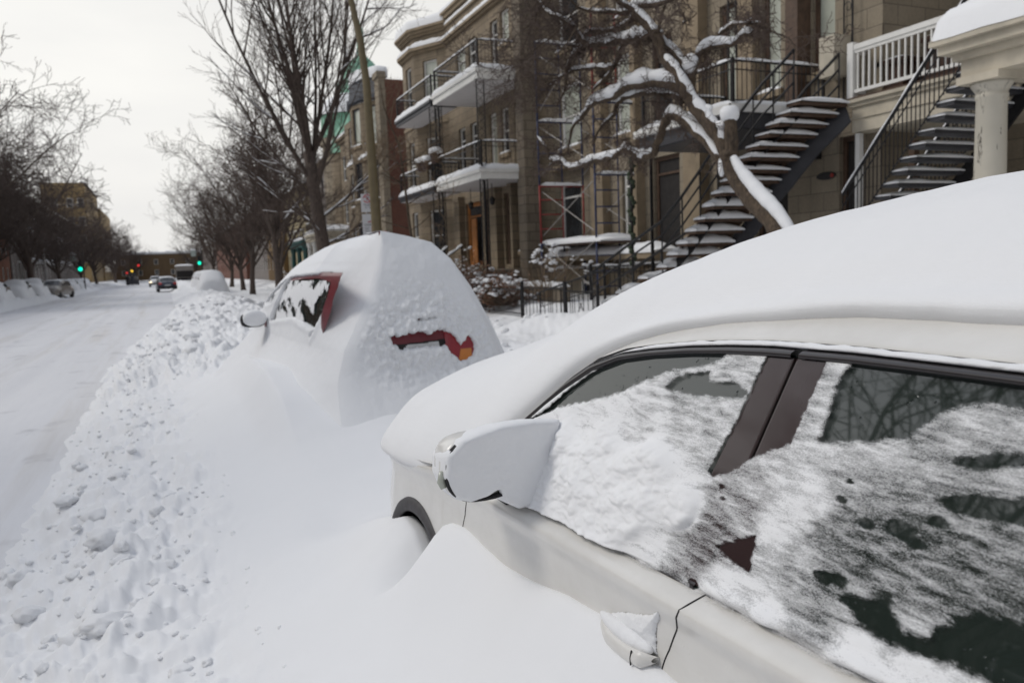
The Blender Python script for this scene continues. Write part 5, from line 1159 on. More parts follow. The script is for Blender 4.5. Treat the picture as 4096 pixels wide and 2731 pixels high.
# snow lodged along the upper side of the leaning trunk and on the stub
ts = []
for i, (x, y, z, r_) in enumerate(LIMB['trunk'][3:10]): e = math.sin(math.pi*(i+.6)/7.4); ts.append((x-.02, y-.10*e-.07, z+.07+.05*e, .035+.07*e))
ts = np.array(ts); q = np.linspace(0, len(ts)-1, 46); ts = crom(q, np.arange(len(ts)), ts); ts[:, 3] *= 1+.10*fbm(q*2.1, q*0, 44, 3); ts[:, 2] -= .012*np.abs(fbm(q*3.1, q*0+4, 47, 3)); sn.tube(ts[:, :3], ts[:, 3], 16)
sn.lathe((8.2, 10.2, 3.8), [(.10, -.02), (.135, .02), (.15, .10), (.14, .17), (.10, .205), (.04, .215), (0, .215)], 18); sn.blob((8.17, 10.42, 3.74), (.09, .16, .09), gr, 12, 8, .14); sn.blob((8.12, 10.7, 4.04), (.07, .16, .09), gr, 12, 8, .1)
sn.blob((8.13, 11.1, 4.86), (.10, .16, .16), gr, 12, 8, .1); sn.blob((8.1, 10.28, 3.1), (.05, .07, .16), gr, 10, 8, .1)
tk.build('trunk', M['bark'], GT, True); tw.build('twigs', M['twig'], GT, True); tag(sn.build('branch_snow', M['snow'], GT, True), kind='stuff')
# low twigs hanging from the unseen crown above
P5 = dict(wob=.16, up=-.02, rmin=.0045, taper=.7, kids=[8, 5, 3], first=.15, ang=(.4, 1.1), len=(.45, .75), thick=0)
tk = MB(); tw = MB()
for i in range(13):
    p = Vector((gr.uniform(6.9, 7.5), gr.uniform(12.4, 15.4), gr.uniform(5.6, 7.0))); d = Vector((gr.uniform(-.5, .3), gr.uniform(.2, 1), gr.uniform(-.5, .3)))
    grow((tk, tw), p, d, gr.uniform(1.0, 1.9), .014, 0, 3, gr, P5)
tk.build('upper_branches', M['bark'], GT, True); tw.build('twigs', M['twig'], GT, True)
# shrubs with dead leaves and snow
def shrub(label, c, size, seed, nt_=120, nl=900, ns=40, group='snowy shrubs in the front gardens'):
    rng = random.Random(seed); o = thing('shrub', label, 'shrub', (c[0], c[1], c[2]), group); tw = MB(); lf = MB(); sn = MB()
    for i in range(nt_):
        a = rng.uniform(0, 6.283); q = rng.random()**.5; d = (math.cos(a)*q*size[0]/size[2], math.sin(a)*q*size[1]/size[2], rng.uniform(.4, 1.1))
        pts = curve_pts((c[0]+math.cos(a)*q*size[0]*.35, c[1]+math.sin(a)*q*size[1]*.35, c[2]), d, size[2]*rng.uniform(.6, 1.1), 4, .22, -.02, rng); tw.tube(pts, [.012, .010, .008, .006, .004], 3, False)
        for k in range(nl//nt_):
            p = pts[rng.randrange(1, 5)]+Vector((rng.gauss(0, .08), rng.gauss(0, .08), rng.gauss(0, .08))); u = Vector((rng.gauss(0, 1), rng.gauss(0, 1), rng.gauss(0, 1))).normalized()*rng.uniform(.035, .07); v = u.orthogonal().normalized()*rng.uniform(.018, .035)
            lf.add([p-u, p+v, p+u, p-v], [(0, 1, 2, 3)])
        if rng.random() < ns/nt_:
            p = pts[-1] if rng.random() < .6 else pts[3]; 
            for q_ in range(4):
                s = rng.uniform(.02, .065); sn.blob((p.x+rng.gauss(0, .09), p.y+rng.gauss(0, .09), p.z+rng.gauss(0, .04)), (s*1.3, s*1.3, s*.7), rng, 7, 5, .25)
    tw.build('stems', M['twig_pale' if seed % 2 else 'twig'], o); lf.build('leaves', M['leaf'], o); tag(sn.build('snow_clumps', M['snow_clump'], o, True), kind='stuff'); tag(o.children[1] if False else o, label=label); return o
shrub('brown leaved shrub heaped with snow, tallest, just right of the red car roof', (8.9, 25.3, .5), (.9, 1.2, 1.35), 1, 220, 2600, 46)
shrub('brown leaved shrub heaped with snow between the scaffolding and the tallest shrub', (9.0, 23.0, .5), (.9, 1.2, 1.15), 2, 200, 2200, 42)
shrub('low snowy shrub against the iron fence at the corner of the red car', (8.9, 21.2, .5), (.8, 1.0, .85), 3, 150, 1500, 40)
shrub('bare twiggy shrub inside the scaffolding base', (9.9, 20.2, .7), (.7, .8, 1.6), 5, 70, 60, 12)
shrub('leafless shrub by the triplex doorway', (9.3, 26.9, .6), (.6, .7, 1.7), 7, 60, 120, 10)
shrub('brown hedge beside the teal porch', (8.6, 60, .4), (1.2, 4, 1.6), 9, 120, 500, 25)
shrub('brown hedge below the white porch columns', (8.6, 47, .4), (1.2, 4, 1.4), 11, 120, 500, 25)
make_tree('street_tree', 'bare tree across the street, mirrored in the white car windows', (-10.2, 9.5, .4), (4.2, .2, .15, (.2, .3)), vase(9, .8, 7.5, .10, .5, pr), P3, 91, maxl=3)
# ------------------------------------------------------------------ street furniture
lp = thing('street_lamp', 'olive brown street lamp post curving up out of the picture', 'street lamp', (4.6, 18.5, .2))
MB().tube([(4.62,18.5,.2),(4.62,18.5,2.6),(4.6,18.5,3.85),(4.58,18.49,5.0),(4.56,18.48,5.96),(4.5,18.6,6.9),(4.36,18.75,7.92),(4.1,18.9,8.6),(3.6,19.0,9.0),(2.6,19.1,9.25)], [.125,.115,.108,.098,.088,.078,.066,.055,.045,.04], 14).build('post', M['pole'], lp, True)
MB().lathe((4.62, 18.5, .15), [(.2, 0), (.2, .25), (.13, .3)], 14).build('base', M['pole'], lp, True)
MB().blob((2.3, 19.12, 9.2), (.38, .15, .09), srng, 12, 6, 0).build('lamp_head', M['zinc'], lp, True)
sg = thing('parking_sign', 'two white parking signs on one post, red ring above, word réservé below', 'sign', (4.62, 19.5, .2))
MB().tube([(4.66, 19.56, .1), (4.66, 19.56, 3.62)], .03, 8).build('post', M['zinc'], sg)
M['sign_white'] = m_plain('sign_white', (.55, .55, .56), .4, var=.05); M['sign_red'] = m_plain('sign_red', (.40, .035, .05), .4, var=.08); M['sign_black'] = m_plain('sign_black', (.05, .05, .055), .5); M['sign_grey'] = m_plain('sign_faded_print', (.24, .24, .26), .5)
ya = R(-14); su = (math.cos(ya), math.sin(ya)); sno = (su[1], -su[0])
def splate(x, z0, z1, w):
    mb = MB(); mb.obox((x, 19.5), su, sno, 0, w, z0, z1, -.004, .004); return mb.build('sign_plate', M['sign_white'], sg)
def sbox(par, x, a0, a1, z0, z1, mat, nm='print', d=.0062): MB().obox((x, 19.5), su, sno, a0, a1, z0, z1, .0041, d).build(nm, M[mat], par)
x1 = 4.515; p1_ = splate(x1, 3.08, 3.52, .30)
P = lambda x, a, z, d: (x+su[0]*a+sno[0]*d, 19.5+su[1]*a+sno[1]*d, z)
rg_ = MB(); th_r = np.radians(np.linspace(-152, 175, 40))
rg_.grid(np.array([[P(x1, .155+r_*math.cos(a), 3.405+r_*math.sin(a), d) for a in th_r] for r_, d in ((.080, .0042), (.080, .0065), (.104, .0065), (.104, .0042))])).build('prohibition_ring', M['sign_red'], p1_)
sbox(p1_, x1, .135, .15, 3.35, 3.455, 'sign_black', 'letter'); sbox(p1_, x1, .15, .185, 3.44, 3.455, 'sign_black', 'letter'); sbox(p1_, x1, .15, .185, 3.40, 3.413, 'sign_black', 'letter'); sbox(p1_, x1, .175, .19, 3.413, 3.44, 'sign_black', 'letter')
sl_ = MB(); sl_.add([P(x1, .09, 3.46, .008), P(x1, .105, 3.475, .008), P(x1, .215, 3.355, .008), P(x1, .20, 3.34, .008)], [(3, 2, 1, 0)]); sl_.build('prohibition_bar', M['sign_red'], p1_)
for z, a0, a1 in ((3.262, .05, .12), (3.262, .15, .25), (3.225, .08, .22), (3.175, .09, .14), (3.175, .18, .23)): sbox(p1_, x1, a0, a1, z, z+.02, 'sign_grey')
x2 = 4.525; p2_ = splate(x2, 2.42, 3.03, .31)
MB().tube([P(x2, .15+.09*math.sin(a), 2.90-.06*math.cos(a*1.0), .005) for a in np.linspace(-.2, 1.35, 9)], .013, 5).build('emblem', M['sign_red'], p2_)
sbox(p2_, x2, .21, .305, 2.60, 2.70, 'sign_red', 'red_square')
for z, a0, a1 in ((2.69, .04, .17), (2.655, .05, .15), (2.61, .05, .17), (2.55, .09, .2), (2.50, .06, .24)): sbox(p2_, x2, a0, a1, z, z+.015, 'sign_grey')
cu = bpy.data.curves.new('lettering', 'FONT'); cu.body = 'RÉSERVÉ'; cu.size = .062; cu.align_x = 'CENTER'; cu.extrude = .001
to = bpy.data.objects.new('lettering_curve', cu); COL.objects.link(to); bpy.context.view_layer.update()
me = bpy.data.meshes.new_from_object(to.evaluated_get(bpy.context.evaluated_depsgraph_get())); bpy.data.objects.remove(to)
Mx = Matrix(((su[0], 0, sno[0], x2+su[0]*.158+sno[0]*.0055), (su[1], 0, sno[1], 19.5+su[1]*.158+sno[1]*.0055), (0, 1, 0, 2.745), (0, 0, 0, 1)))
me.transform(Matrix.Translation(-ORIG[sg]) @ Mx); me.materials.clear(); me.materials.append(M['sign_black']); to = bpy.data.objects.new('lettering', me); COL.objects.link(to); to.parent = p2_
M['green_lamp'] = m_emit('green_signal_lamp', (.0, 1.0, .62), 1.5); M['red_lamp'] = m_emit('red_signal_lamp', (1, .05, .05), .9); M['amber_lamp'] = m_emit('amber_beacon', (1, .62, .05), 1.3); M['head_lamp'] = m_emit('head_lamp', (1, .86, .6), 2.2); M['tail_lamp'] = m_emit('lit_tail_lamp', (.9, .03, .04), .12)
M['sign_green'] = m_plain('pale_street_sign', (.33, .38, .35), .5)
def signal(label, x, y, z, r, lamp, plate=True, arm=0):
    o = thing('traffic_light', label, 'traffic light', (x, y, .3)); MB().tube([(x+.35, y, 0), (x+.35, y, z+2.6)], .07, 8).build('post', M['iron'], o, True)
    MB().box(x-.22, x+.22, y-.12, y+.12, z-.28, z+.95).build('signal_head', M['iron'], o)
    mb = MB().blob((x, y-.16, z), (r, .08, r), srng, 14, 8, 0); mb.build('lit_lamp', M[lamp], o, True)
    if plate: p_ = MB().box(x-1.0, x-.35, y-.03, y+.03, z+.95, z+1.75).build('street_sign', M['sign_green'], o); snow_strip((x-1.02, y), (1, 0), (0, -1), 0, .7, z+1.75, -.1, .1, .22, p_, 'sign_snow')
    return o
signal('traffic light with a green lamp on the left sidewalk', -9.2, 108, 2.75, .24, 'green_lamp')
signal('traffic light with a green lamp on the right sidewalk', 4.45, 118, 3.12, .22, 'green_lamp')
for x, z, lb in ((-6.3, 4.4, 'distant red traffic light, highest of three at the end of the street'), (-9.2, 2.5, 'distant red traffic light on the left at the end of the street'), (3.0, 2.4, 'distant red traffic light above the white truck')):
    signal(lb, x, 235, z, .27, 'red_lamp', False)
ll = thing('street_lamp', 'distant street lamp with a curved arm before the tan block', 'street lamp', (-12.0, 100, .3))
MB().tube([(-11.9, 100, .2), (-11.9, 100, 7), (-11.6, 100, 8.8), (-10.6, 100, 9.7), (-9.0, 100, 9.8)], [.12, .1, .08, .06, .05], 8).build('post', M['zinc'], ll, True); MB().blob((-8.6, 100, 9.75), (.5, .16, .1), srng, 8, 5, 0).build('lamp_head', M['zinc'], ll, True)

# ------------------------------------------------------------------ other cars
def snow_car(label, x, y, rz, L_=4.4, W=1.75, H=1.5, body='dark_metal', snow=1.0, group=None, bare=False, hood=.32, lights=None, front=1, depth=.22):
    """a sedan in its own frame: +y is its nose"""
    o = thing('parked_car' if lights is None else 'moving_car', label, 'car', (x, y, 0), group); c, s = math.cos(rz), math.sin(rz); G_ = lambda a, b, z: (x+c*a-s*b, y+s*a+c*b, z)
    prof = [(-.5,.40),(-.46,.80),(-.36,1.12),(-.24,1.45),(-.08,1.5),(.08,1.47),(.20,1.12),(.40,1.0),(.47,.8),(.5,.5)] if snow >= 1 else [(-.5,.55),(-.47,.98),(-.36,1.06),(-.24,1.42),(-.08,1.5),(.08,1.48),(.20,1.10),(.40,1.0),(.48,.82),(.5,.5)]
    def shell(off, base, w_in, zadd):
        ys_ = np.linspace(-.5, .5, 34); zt = np.interp(ys_, [p[0] for p in prof], [p[1] for p in prof])*H/1.5+zadd*sstep(.5, .47, np.abs(ys_))
        P = []
        for f, zf in (((-1.18, 0), (-1.08, .3), (-.96, .55), (-.84, .76), (-.70, .91), (-.42, 1.0), (0, 1.03), (.42, 1.0), (.70, .91), (.84, .76), (.96, .55), (1.08, .3), (1.18, 0)) if snow >= 1 else ((-1, 0), (-1.02, .35), (-.98, .58), (-.86, .78), (-.74, .93), (-.5, 1.0), (0, 1.02), (.5, 1.0), (.74, .93), (.86, .78), (.98, .58), (1.02, .35), (1, 0))):
            tap = 1-.16*sstep(.38, .5, np.abs(ys_)); P.append([G_(f*W/2*w_in*tp+0, yy_*L_*off, base+(z_-base)*zf) for yy_, z_, tp in zip(ys_, zt, tap)])
        return np.array(P)
    bd = np_mesh('body', shell(1, .28, 1, 0), M[body], o, flip=True)
    for sx in (-1, 1):
        for b in (-.31, .31):
            MB().grid(np.array([[G_(sx*(W/2-dx), b*L_+.31*r_*math.cos(a), .32+.31*r_*math.sin(a)) for a in np.linspace(0, 6.283, 18, endpoint=False)] for r_, dx in ((.02, -.02), (.6, -.03), (1, -.01), (1, .2))]), True).build('wheel', M['rubber'], o, True)
        q = [(-.27,1.02),(-.20,1.34),(-.06,1.39),(.06,1.37),(.15,1.05)]
        MB().add([G_(sx*(W/2*1.0-.0-.10*(z-1)), b*L_, z*H/1.5) for b, z in q], [tuple(range(5)) if sx > 0 else tuple(reversed(range(5)))]).build('side_window', M['glass'], o)
    for b, z0_, z1_, b2, nm in ((-.352, 1.08, 1.38, -.255, 'rear_window'), (.195, 1.12, 1.44, .095, 'windscreen')):
        k = -.03 if b < 0 else .03
        MB().add([G_(-W*.37, b*L_+k, z0_*H/1.5), G_(W*.37, b*L_+k, z0_*H/1.5), G_(W*.31, b2*L_+k, z1_*H/1.5), G_(-W*.31, b2*L_+k, z1_*H/1.5)], [(0, 1, 2, 3) if b < 0 else (3, 2, 1, 0)]).build(nm, M['glass'], o)
    e = -.5 if front > 0 else .5
    if lights:
        for sx in (-1, 1):
            MB().blob(G_(sx*W*.38, e*L_*1.0-(.02 if e < 0 else -.02), .86 if lights == 'tail_lamp' else .72), (.17, .08, .11), srng, 10, 6, 0).build('tail_light' if lights == 'tail_lamp' else 'headlight', M[lights], o, True)
        pp = [G_(-.26, e*L_*1.015, .62), G_(.26, e*L_*1.015, .62), G_(.26, e*L_*1.015, .75), G_(-.26, e*L_*1.015, .75)]; MB().add(pp, [(0, 1, 2, 3)]).build('licence_plate', M['plate'], o)
        bp_ = MB(); bp_.add([G_(a, e*L_*q, z) for q in (1.0, 1.04) for a in (-W*.48, W*.48) for z in (.32, .56)], [(0,1,3,2),(4,6,7,5),(0,4,5,1),(2,3,7,6),(1,5,7,3),(0,2,6,4)]); bp_.build('bumper', M['rubber'], o)
    if not bare:
        S_ = shell(1.03, .28+.2*(1-snow), 1.06, depth); S_[..., 2] += .05*fbm(S_[..., 0]*1.4, S_[..., 1]*1.4, 700, 3); m_, n__ = S_.shape[:2]
        I, J = np.meshgrid(np.arange(m_-1), np.arange(n__-1), indexing='ij'); f_ = np.linspace(-.5, .5, n__)[J]
        if snow >= 1: kp = ~(((I == 3) | (I == 8)) & (f_ > -.17) & (f_ < .05))
        else: kp = (I >= 4) & (I <= 7)
        np_mesh('snow_layer', S_, M['snow_far'], o, keep=kp, flip=True)
    else:
        S_ = shell(1.0, .3, 1.0, .05); I, J = np.meshgrid(np.arange(12), np.arange(33), indexing='ij'); f_ = np.linspace(-.5, .5, 34)[J]; np_mesh('snow_layer', S_, M['snow_far'], o, keep=(I >= 4) & (I <= 7) & (((f_ > -.26) & (f_ < .08)) | ((f_ > .25) & (snow > .3))), flip=True)
    return o
GC = 'cars buried along the right curb'
for i, (x, y, lb) in enumerate(((3.05, 62, 'snow buried car, nearest of the row beyond the red car'), (3.1, 68.5, 'snow buried car, second in the row beyond the red car'), (3.1, 75, 'snow buried car, third in the row beyond the red car'), (3.2, 82, 'snow buried car, last in the row beyond the red car'))):
    snow_car(lb, x, y, 0, 4.5, 1.8, 1.6, group=GC, depth=.32)
GL2 = 'cars parked along the left curb'
snow_car('snow mound of a car cut by the left picture edge', -10.3, 60.5, math.pi, 4.4, 1.8, 1.45, 'car_red', group=GL2)
snow_car('rounded snow covered car second from the left edge', -10.1, 68, math.pi, 4.6, 1.8, 1.55, 'car_red', group=GL2)
snow_car('snow covered car with dark bumper patches before the silver one', -10.0, 75.5, math.pi, 4.4, 1.8, 1.6, 'dark_metal', group=GL2)
M['silver'] = m_paint('silver_brown_paint', (.22, .20, .18), .35, .2, .4); M['navy'] = m_paint('navy_paint', (.022, .028, .05), .3, .2, .5)
snow_car('half cleared silver grey car parked askew on the left', -9.0, 81, math.pi-.25, 4.5, 1.8, 1.6, 'silver', .2, bare=True, group=GL2, front=-1)
for i, y in enumerate((93, 101, 109, 118)): snow_car(['small snow covered car past the silver one on the left', 'snow covered car two places past the silver one', 'snow covered car by the pedestrians', 'farthest snow covered car on the left'][i], -9.9, y, math.pi, 4.4, 1.75, 1.4, 'dark_metal', group=GL2)
snow_car('dark navy car with red tail lights driving away down the street', .05, 88, R(3), 4.5, 1.78, 1.5, 'navy', .4, bare=True, lights='tail_lamp')
snow_car('oncoming car with two lit headlights far down the street', -1.3, 128, math.pi, 4.4, 1.8, 1.5, 'silver', .4, bare=True, lights='head_lamp', front=-1)
tr_ = thing('truck', 'grey box truck with snow on its roof far down the street', 'truck', (3.4, 165, 0))
MB().box(1.9, 5.0, 163, 170, 1.0, 3.2).build('cargo_box', M['silver'], tr_); MB().box(2.0, 4.9, 162.94, 162.99, 1.1, 2.3).build('rear_door', M['dark_in'], tr_); snow_strip((1.9, 163), UY, NX, 0, 7, 3.2, -3.1, 0, .3, tr_, 'roof_snow'); MB().box(2.1, 4.8, 163.2, 172, .5, .99).build('chassis', M['iron'], tr_); MB().box(2.1, 4.8, 170.1, 172, 1.0, 2.6).build('cab', M['white'], tr_)
for sx in (2.15, 4.75): MB().tube([(sx-.15, 164.5, .5), (sx+.15, 164.5, .5)], .5, 14).build('wheel', M['rubber'], tr_)
pw = thing('snow_vehicle', 'small service vehicle with a yellow beacon on the left lane', 'vehicle', (-5.6, 165, 0))
MB().box(-6.5, -4.7, 164, 168, .5, 1.6).build('body', M['silver'], pw); MB().box(-6.3, -4.9, 164.6, 166.8, 1.6, 2.35).build('cab', M['glass'], pw); MB().blob((-5.6, 164.8, 2.6), (.22, .2, .22), srng, 10, 8, 0).build('beacon', M['amber_lamp'], pw, True); MB().box(-6.7, -4.5, 163.6, 163.95, .1, 1.0).build('blade', M['dark_metal'], pw)
for sx in (-6.4, -4.8):
    for yy_ in (164.7, 167.2): MB().tube([(sx-.12, yy_, .4), (sx+.12, yy_, .4)], .4, 12).build('wheel', M['rubber'], pw)
# two people walking on the left
def person(label, x, y, coat, step):
    o = thing('person', label, 'person', (x, y, .1)); z0 = .12
    V = [(0,0,.95),(0,0,1.2),(0,.0,1.42),(0,0,1.54),(0,0,1.66),(-.20,0,1.40),(-.26,step*.10,1.12),(-.25,step*.22,.88),(.20,0,1.40),(.26,-step*.10,1.12),(.25,-step*.22,.88),(-.10,0,.92),(-.11,-step*.14,.5),(-.11,-step*.30,.08),(-.11,-step*.30-.14,.03),(.10,0,.92),(.11,step*.14,.5),(.11,step*.26,.08),(.11,step*.26-.14,.03)]
    E_s = [(0,1),(1,2),(2,3),(3,4),(2,5),(5,6),(6,7),(2,8),(8,9),(9,10),(0,11),(11,12),(12,13),(13,14),(0,15),(15,16),(16,17),(17,18)]
    RD_ = [.17,.18,.17,.07,.11,.10,.075,.05,.10,.075,.05,.12,.085,.065,.05,.12,.085,.065,.05]
    me = bpy.data.meshes.new('figure'); me.from_pydata([(a, b, c+z0-.1) for a, b, c in V], E_s, []); b_ = bpy.data.objects.new('figure', me); COL.objects.link(b_); b_.parent = o
    md = b_.modifiers.new('skin', 'SKIN'); me.skin_vertices[0].data[0].use_root = True
    for i, r_ in enumerate(RD_): me.skin_vertices[0].data[i].radius = (r_, r_)
    b_.modifiers.new('sub', 'SUBSURF').levels = 1; me.materials.append(M[coat])
    hd_ = MB().blob((x, y, .1+1.70+.02), (.115, .125, .13), srng, 12, 8, 0); hd_.build('hood', M[coat], o, True)
    M.setdefault('skin', m_plain('skin', (.45, .28, .2), .6)); MB().blob((x, y-.07, .1+1.69), (.075, .07, .10), srng, 10, 8, 0).build('face', M['skin'], o, True)
    return o
person('person in a dark coat walking on the left, the one nearer the curb', -5.9, 150, 'iron', 1); person('person in dark clothes walking beside another at the far left lane', -5.2, 152, 'slate', -1)

# ------------------------------------------------------------------ far houses
def block(name, label, x, y0, y1, z1, mat, dirx, floors, bay, fm='white', gm='glass', trim='stone_trim', depth=9, snow=True, base=1.0, w=.95, hgt=1.7, front=True, cat='house'):
    """row house; dirx=-1 faces the street from the right, +1 from the left"""
    o = thing(name, label, cat, (x, (y0+y1)/2, .3)); n_ = (dirx, 0); O = (x, y0) if dirx < 0 else (x, y1); u = (0, 1) if dirx < 0 else (0, -1); W = y1-y0
    hs_ = []; k = max(1, int(W/bay)); fh = (z1-base-.8)/floors
    for f in range(floors):
        for i in range(k): a = W*(i+.5)/k; hs_.append((a-w/2, a+w/2, base+f*fh+.8, base+f*fh+.8+min(hgt, fh-1.2)))
    mb = MB(); wall(mb, O, u, n_, W, .2, z1, hs_, .18); xb = x-dirx*depth
    ye = y0; mb.add([(x, ye, .2), (x, ye, z1), (xb, ye, z1), (xb, ye, .2)], [(0, 1, 2, 3) if dirx < 0 else (3, 2, 1, 0)]); mb.add([(x, y1, .2), (xb, y1, .2), (xb, y1, z1), (x, y1, z1)], [(0, 1, 2, 3)]); mb.add([(x, y0, z1), (x, y1, z1), (xb, y1, z1), (xb, y0, z1)], [(0, 1, 2, 3)])
    mb.build('wall', M[mat], o)
    for h in hs_: window(o, O, u, n_, h, fm, gm, fw=.09, sill=False, depth=-.06)
    c_ = MB(); c_.obox(O, u, n_, -.05, W+.05, z1-.35, z1-.22, -.1, .12); c_.obox(O, u, n_, -.05, W+.05, z1-.15, z1+.02, -.1, .25); c_ = c_.build('cornice', M[trim], o)
    if snow: snow_strip((x, y0), UY, n_, 0, W, z1+.02, -.8, .22, .3, c_, 'roof_snow')
    return o, O, u, n_
# neighbour with the brick side wall and the slate topped bay
N = thing('apartment_house', 'house with red brick side wall and slate topped bay beyond the bay tower', 'house', (10.9, 46, .3))
mb = MB(); mb.add([(11.0, 41, .2), (11.0, 41, 11.3), (20, 41, 11.3), (20, 41, .2)], [(3, 2, 1, 0)]); mb.build('brick_side_wall', M['brick_red'], N)
mb = MB(); mb.box(10.7, 11.05, 40.9, 41.7, .2, 11.6); mb.box(10.62, 11.1, 40.85, 41.8, 11.35, 11.65); mb.build('corner_pier', M['stone_pale'], N)
mb = MB(); wall(mb, (11.0, 41.7), UY, NX, 9.3, .2, 10.6, [(7.2, 8.2, z, z+2) for z in (2.2, 5.4, 8.2)]); mb.build('wall', M['stone'], N)
for z in (2.2, 5.4, 8.2): window(N, (11.0, 41.7), UY, NX, (7.2, 8.2, z, z+2), 'white')
bayp = [(11.0, 42.2), (10.3, 43.2), (10.0, 44.6), (10.3, 46.0), (11.0, 47.0)]
for i in range(4):
    (x0, y0), (x1, y1) = bayp[i], bayp[i+1]; L_ = math.hypot(x1-x0, y1-y0); u = ((x1-x0)/L_, (y1-y0)/L_); n_ = (-u[1], u[0]); hs_ = [(.25, L_-.25, z, z+2.0) for z in (2.2, 5.4, 8.3)]
    mb = MB(); wall(mb, (x0, y0), u, n_, L_, .2, 10.5, hs_); mb.build('bay_wall', M['stone'], N)
    for h in hs_: window(N, (x0, y0), u, n_, h, 'slate', 'glass_pale' if h[2] > 8 else 'glass', sash=False)
cc = (11.2, 44.6)
SC = lambda k: [(cc[0]+(x-cc[0])*k, cc[1]+(y-cc[1])*k) for x, y in bayp]
mb = MB(); mb.grid(np.array([[(x, y, z) for x, y in SC(k)] for k, z in ((1.02, 10.5), (1.14, 10.6), (1.14, 10.8), (1.05, 10.85), (.95, 11.6), (.98, 11.65), (.98, 11.75))])); mr_b = mb.build('mansard', M['slate'], N); cap_snow(SC(.99)+[(11.6, 47), (11.6, 42.2)], 11.72, .6, mr_b)
mb = MB(); mb.box(10.2, 11.0, 42, 47, 7.4, 7.55); bb_ = mb.build('balcony', M['stone_trim'], N); snow_strip((10.2, 42), UY, NX, 0, 5, 7.55, -.5, .05, .25, bb_, 'balcony_snow')
# church-like turret with green copper domes
T_ = thing('domed_tower', 'old stone tower with green copper domes behind the tall street tree', 'tower', (13, 62, .3))
MB().lathe((13.5, 60, .2), [(2.2, 0), (2.2, 10.4), (2.4, 10.5), (2.4, 10.9), (2.2, 11)], 24).build('shaft', M['stone_pale'], T_)
MB().lathe((13.5, 60, 11.2), [(2.3, 0), (2.25, .4), (2.2, 1.6)], 24).build('copper_drum', M['copper'], T_, True)
MB().lathe((13.5, 60, 12.8), [(2.35, 0), (2.2, .6), (1.7, 1.2), (.9, 1.6), (0, 1.75)], 24).build('dome_snow', M['snow_far'], T_, True)
MB().lathe((15.5, 64, 12), [(2.6, 0), (2.6, 2.2), (2.2, 3.6), (1.5, 5), (.9, 5.8), (.35, 6.3), (.25, 8.2), (0, 9)], 24).build('copper_dome', M['copper'], T_, True)
MB().lathe((12.6, 56.5, 9.6), [(1.5, 0), (1.35, .8), (.9, 1.7), (.35, 2.3), (0, 2.8)], 18).build('copper_dome', M['copper'], T_, True)
MB().lathe((12.6, 56.5, .2), [(1.45, 0), (1.45, 9.3), (1.55, 9.4)], 18).build('shaft', M['stone'], T_)
# houses with porches beyond
def porch(o, x, y0, y1, z, col, n, fascia='cream', rail=True):
    pb = MB(); pb.box(x, x+2.2, y0, y1, z, z+.45); pb.box(x-.12, x+2.2, y0-.12, y1+.12, z+.35, z+.5); p_ = pb.build('porch_roof', M[fascia], o); snow_strip((x, y0), UY, NX, 0, y1-y0, z+.5, -2.2, .1, .38, p_, 'roof_snow')
    for i in range(n): y = y0+.25+(y1-y0-.5)*i/(n-1); MB().lathe((x+.25, y, .4), [(.26, 0), (.26, .2), (.2, .25), (.17, z-.75), (.24, z-.6), (.24, z-.4)], 14).build('column', M[col], p_, True)
    MB().box(x+.3, x+2.2, y0, y1, .2, 1.2).build('porch_floor', M['stone_base'], p_)
    if rail: railing(p_, [(x+.1, y0), (x+.1, y1)], z+.5, .8, M['iron'], gap=.2, snow=.06)
    for i in range(6):
        t_ = MB(); t_.box(x-.3*i-.32, x-.3*i, y0-1.6, y0-.3, 1.1-.16*i, 1.16-.16*i); t_ = t_.build('porch_step', M['wood_brown'], p_); snow_strip((x-.3*i-.32, y0-1.6), UY, NX, 0, 1.3, 1.16-.16*i, -.3, .02, .1, t_, 'step_snow')
o, *_ = block('apartment_house', 'stone house with white porch columns beyond the slate topped bay', 11.6, 51, 60, 10.4, 'stone', -1, 3, 2.2); porch(o, 9.4, 51.6, 58.5, 3.6, 'white', 4)
o, *_ = block('apartment_house', 'brown stone house with a teal porch at the far right row', 11.8, 60.2, 70, 10.0, 'stone_grey', -1, 3, 2.2, 'slate'); porch(o, 9.6, 61.5, 68, 3.4, 'teal', 3, 'teal')
block('terraced_house', 'cream rendered house behind the trees above the buried cars', 11.4, 70.4, 82, 9.0, 'stucco_cream', -1, 3, 2.4)
block('terraced_house', 'ochre brick house beside the right-hand green traffic light', 11.0, 82.4, 96, 9.2, 'brick_ochre', -1, 3, 2.6)
block('terraced_house', 'grey far house at the end of the right row', 11.2, 97, 118, 9.5, 'stone_grey', -1, 3, 2.6)
block('terraced_house', 'dim brown row house far down the right side, before the truck', 10.6, 118.4, 185, 9.0, 'brick_red', -1, 3, 3.4)
block('terraced_house', 'farthest grey row on the right where the street ends', 10.4, 185.4, 256, 8.4, 'stone_grey', -1, 3, 4.2)
